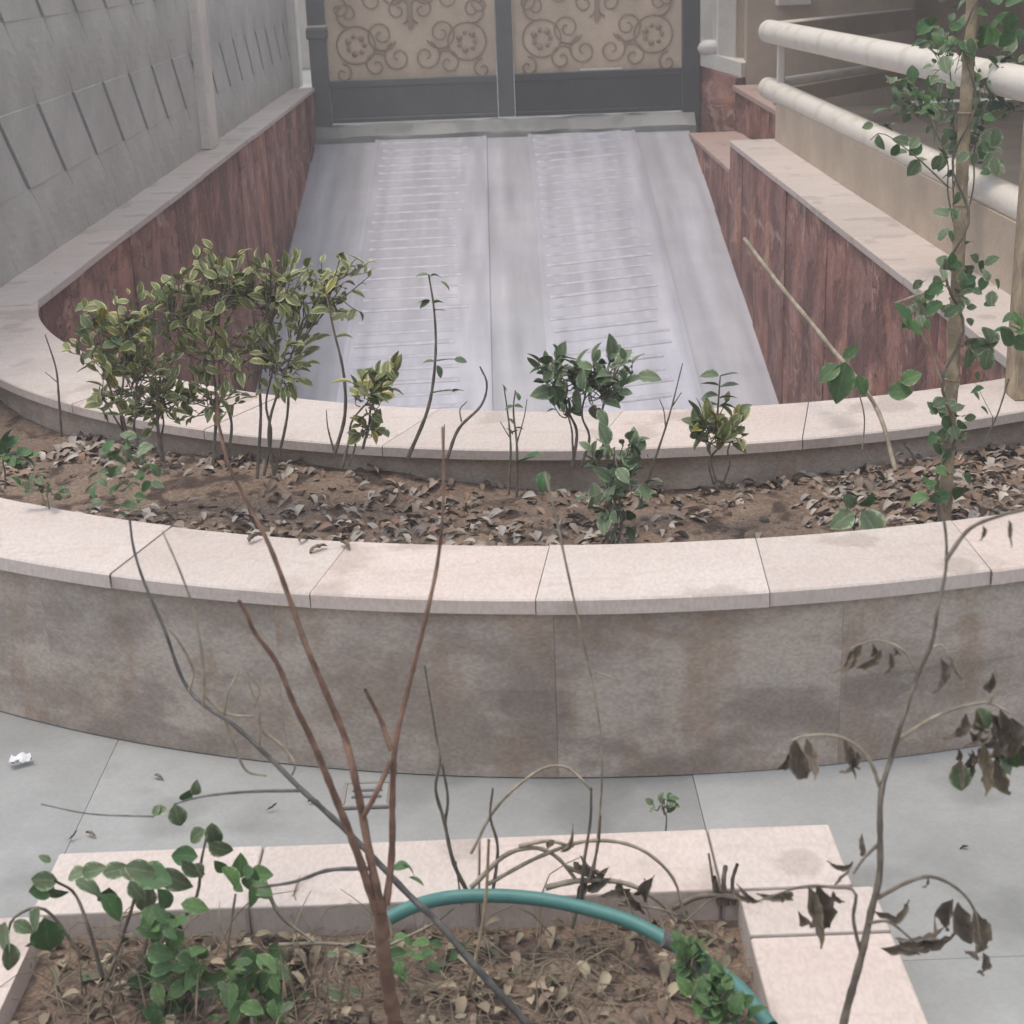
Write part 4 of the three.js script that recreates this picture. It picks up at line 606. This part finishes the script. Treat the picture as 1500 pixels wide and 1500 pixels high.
litter('planter_leaf_litter', 'dry fallen leaves covering the curved planter soil', 3000, () => { for (let q = 0; q < 40; q++) { const t = 1 - Math.pow(rnd(), 0.62), p = soilPoint(rr(-0.75, 0.65), t * 0.97); if (q < 39 && fbm(N3, p.x / 6 + 3, p.z / 6 + 3, 20, 20, 3) < rr(0.3, 0.56)) continue; p.y += rr(0.002, 0.016); return p; } }, dryCols, 0.03, 0.065);
litter('bed_leaf_litter', 'dead leaves and straw scattered over the near bed', 800, () => { const x = rr(-0.8, 0.34), z = -2.27 + 0.6 * Math.pow(rnd(), 1.2); return V(x, bedH(x, z) + rr(0.003, 0.025), z); }, [[0.3, 0.24, 0.17], [0.2, 0.15, 0.11], [0.36, 0.31, 0.22], [0.16, 0.15, 0.1]], 0.02, 0.05);
{ // clods of earth and small stones in both beds
  const cg = new THREE.IcosahedronGeometry(1, 1), p = cg.attributes.position; for (let i = 0; i < p.count; i++) { const k = 0.78 + 0.4 * N1(p.getX(i) * 2 + 9, p.getY(i) * 2 + p.getZ(i) * 3 + 9, 99, 99); p.setXYZ(i, p.getX(i) * k, p.getY(i) * k * 0.7, p.getZ(i) * k); } cg.computeVertexNormals();
  const n = 1500, im = new THREE.InstancedMesh(cg, std({ color: 0xffffff, roughness: 1, bumpMap: grainTex, bumpScale: 0.004 }), n), m = new THREE.Matrix4(), q = new THREE.Quaternion(), c = new THREE.Color();
  for (let i = 0; i < n; i++) { let o; if (i < 950) o = soilPoint(rr(-0.75, 0.65), rnd()); else { const x = rr(-0.8, 0.34), z = rr(-2.27, -1.7); o = V(x, bedH(x, z), z); } const r = 0.003 + 0.013 * Math.pow(rnd(), 3); q.setFromEuler(new THREE.Euler(rr(0, 6), rr(0, 6), rr(0, 6))); m.compose(o, q, V(r * rr(0.8, 1.4), r, r)); im.setMatrixAt(i, m); const b = rr(0.7, 1.2); c.setRGB(0.2 * b, 0.155 * b, 0.12 * b); im.setColorAt(i, c); }
  im.name = 'soil_clods'; im.userData = { label: 'crumbs and clods of earth lying on both beds', category: 'soil', kind: 'stuff' }; sh(im); scene.add(im);
}
{ // dead stalks lying and leaning all over the near bed
  const gs = [];
  for (let k = 0; k < 560; k++) {
    const x = rr(-0.78, 0.32), z = rr(-2.26, -1.75), y = bedH(x, z), a = rr(0, 6.283), l = rnd() < 0.12 ? rr(0.2, 0.34) : rr(0.03, 0.17), up = rnd() < 0.35 ? rr(0.02, 0.1) : rr(0.002, 0.025);
    gs.push(tube([V(x, y, z), V(x + Math.cos(a) * l * 0.5, y + up, z + Math.sin(a) * l * 0.5), V(x + Math.cos(a + 0.4) * l, y + up * rr(0.2, 1.3), z + Math.sin(a + 0.4) * l)], rr(0.0008, 0.002), 0.0007, 5, 4));
  }
  const m = mesh('dry_stalks', mergeGeometries(gs), M.stalk, scene); m.userData = { label: 'dead straw and stalks strewn over the near bed', category: 'straw', kind: 'stuff' };
}
{
  const t = thing('drain_cover', 'small square metal floor drain cover in the path', 'drain cover', null, [-0.315, 0.002, -2.81]);
  mesh('plate', boxGeo(-0.042, 0.042, 0, 0.004, -0.042, 0.042), M.conc, t); for (const [x0, x1, z0, z1] of [[-0.05, 0.05, -0.05, -0.043], [-0.05, 0.05, 0.043, 0.05], [-0.05, -0.043, -0.042, 0.042], [0.043, 0.05, -0.042, 0.042]]) mesh('frame', boxGeo(x0, x1, 0, 0.005, z0, z1), M.mortar, t); for (let k = 0; k < 2; k++) mesh('slot', boxGeo(-0.03, 0.03, 0.0045, 0.0065, -0.016 + k * 0.026, -0.009 + k * 0.026), M.gate, t);
  const p = thing('paper_scrap', 'crumpled white paper scrap on the path', 'paper', null, [-1.07, 0.006, -3.0]); const pg = new THREE.PlaneGeometry(0.046, 0.022, 6, 4); pg.rotateX(-Math.PI / 2); const pp = pg.attributes.position; for (let i = 0; i < pp.count; i++) pp.setY(i, rr(0, 0.022)); pg.computeVertexNormals(); pg.rotateY(0.5); mesh('sheet', pg, M.paper, p);
  for (const [u, v, l] of [[480, 800, 0.06], [440, 795, 0.05], [500, 795, 0.05], [365, 795, 0.05], [1265, 1330, 0]]) if (l) { const o = onY(u, v, 0.41), f = thing('fallen_leaf', 'dry curled leaf lying on the front coping', 'leaf', 'leaves on the coping', [o.x, o.y, o.z]); putLeaf(f, L.dry, o, V(rr(-1, 1), 0.15, rr(-0.5, 0.5)), l, UP, 'blade'); }
  for (const [u, v] of [[226, 1135], [390, 1187], [125, 1220], [100, 1230], [450, 1175], [1420, 1240]]) { const o = onY(u, v, 0.006), f = thing('stray_leaf', 'small dry leaf lying on the grey path', 'leaf', 'leaves on the path', [o.x, o.y, o.z]); putLeaf(f, L.dry, o, V(rr(-1, 1), 0.05, rr(-0.5, 0.5)), 0.03, UP, 'blade'); }
}
scene.fog = new THREE.FogExp2(0xdfe2e6, 0.012);
renderer.render(scene, camera);
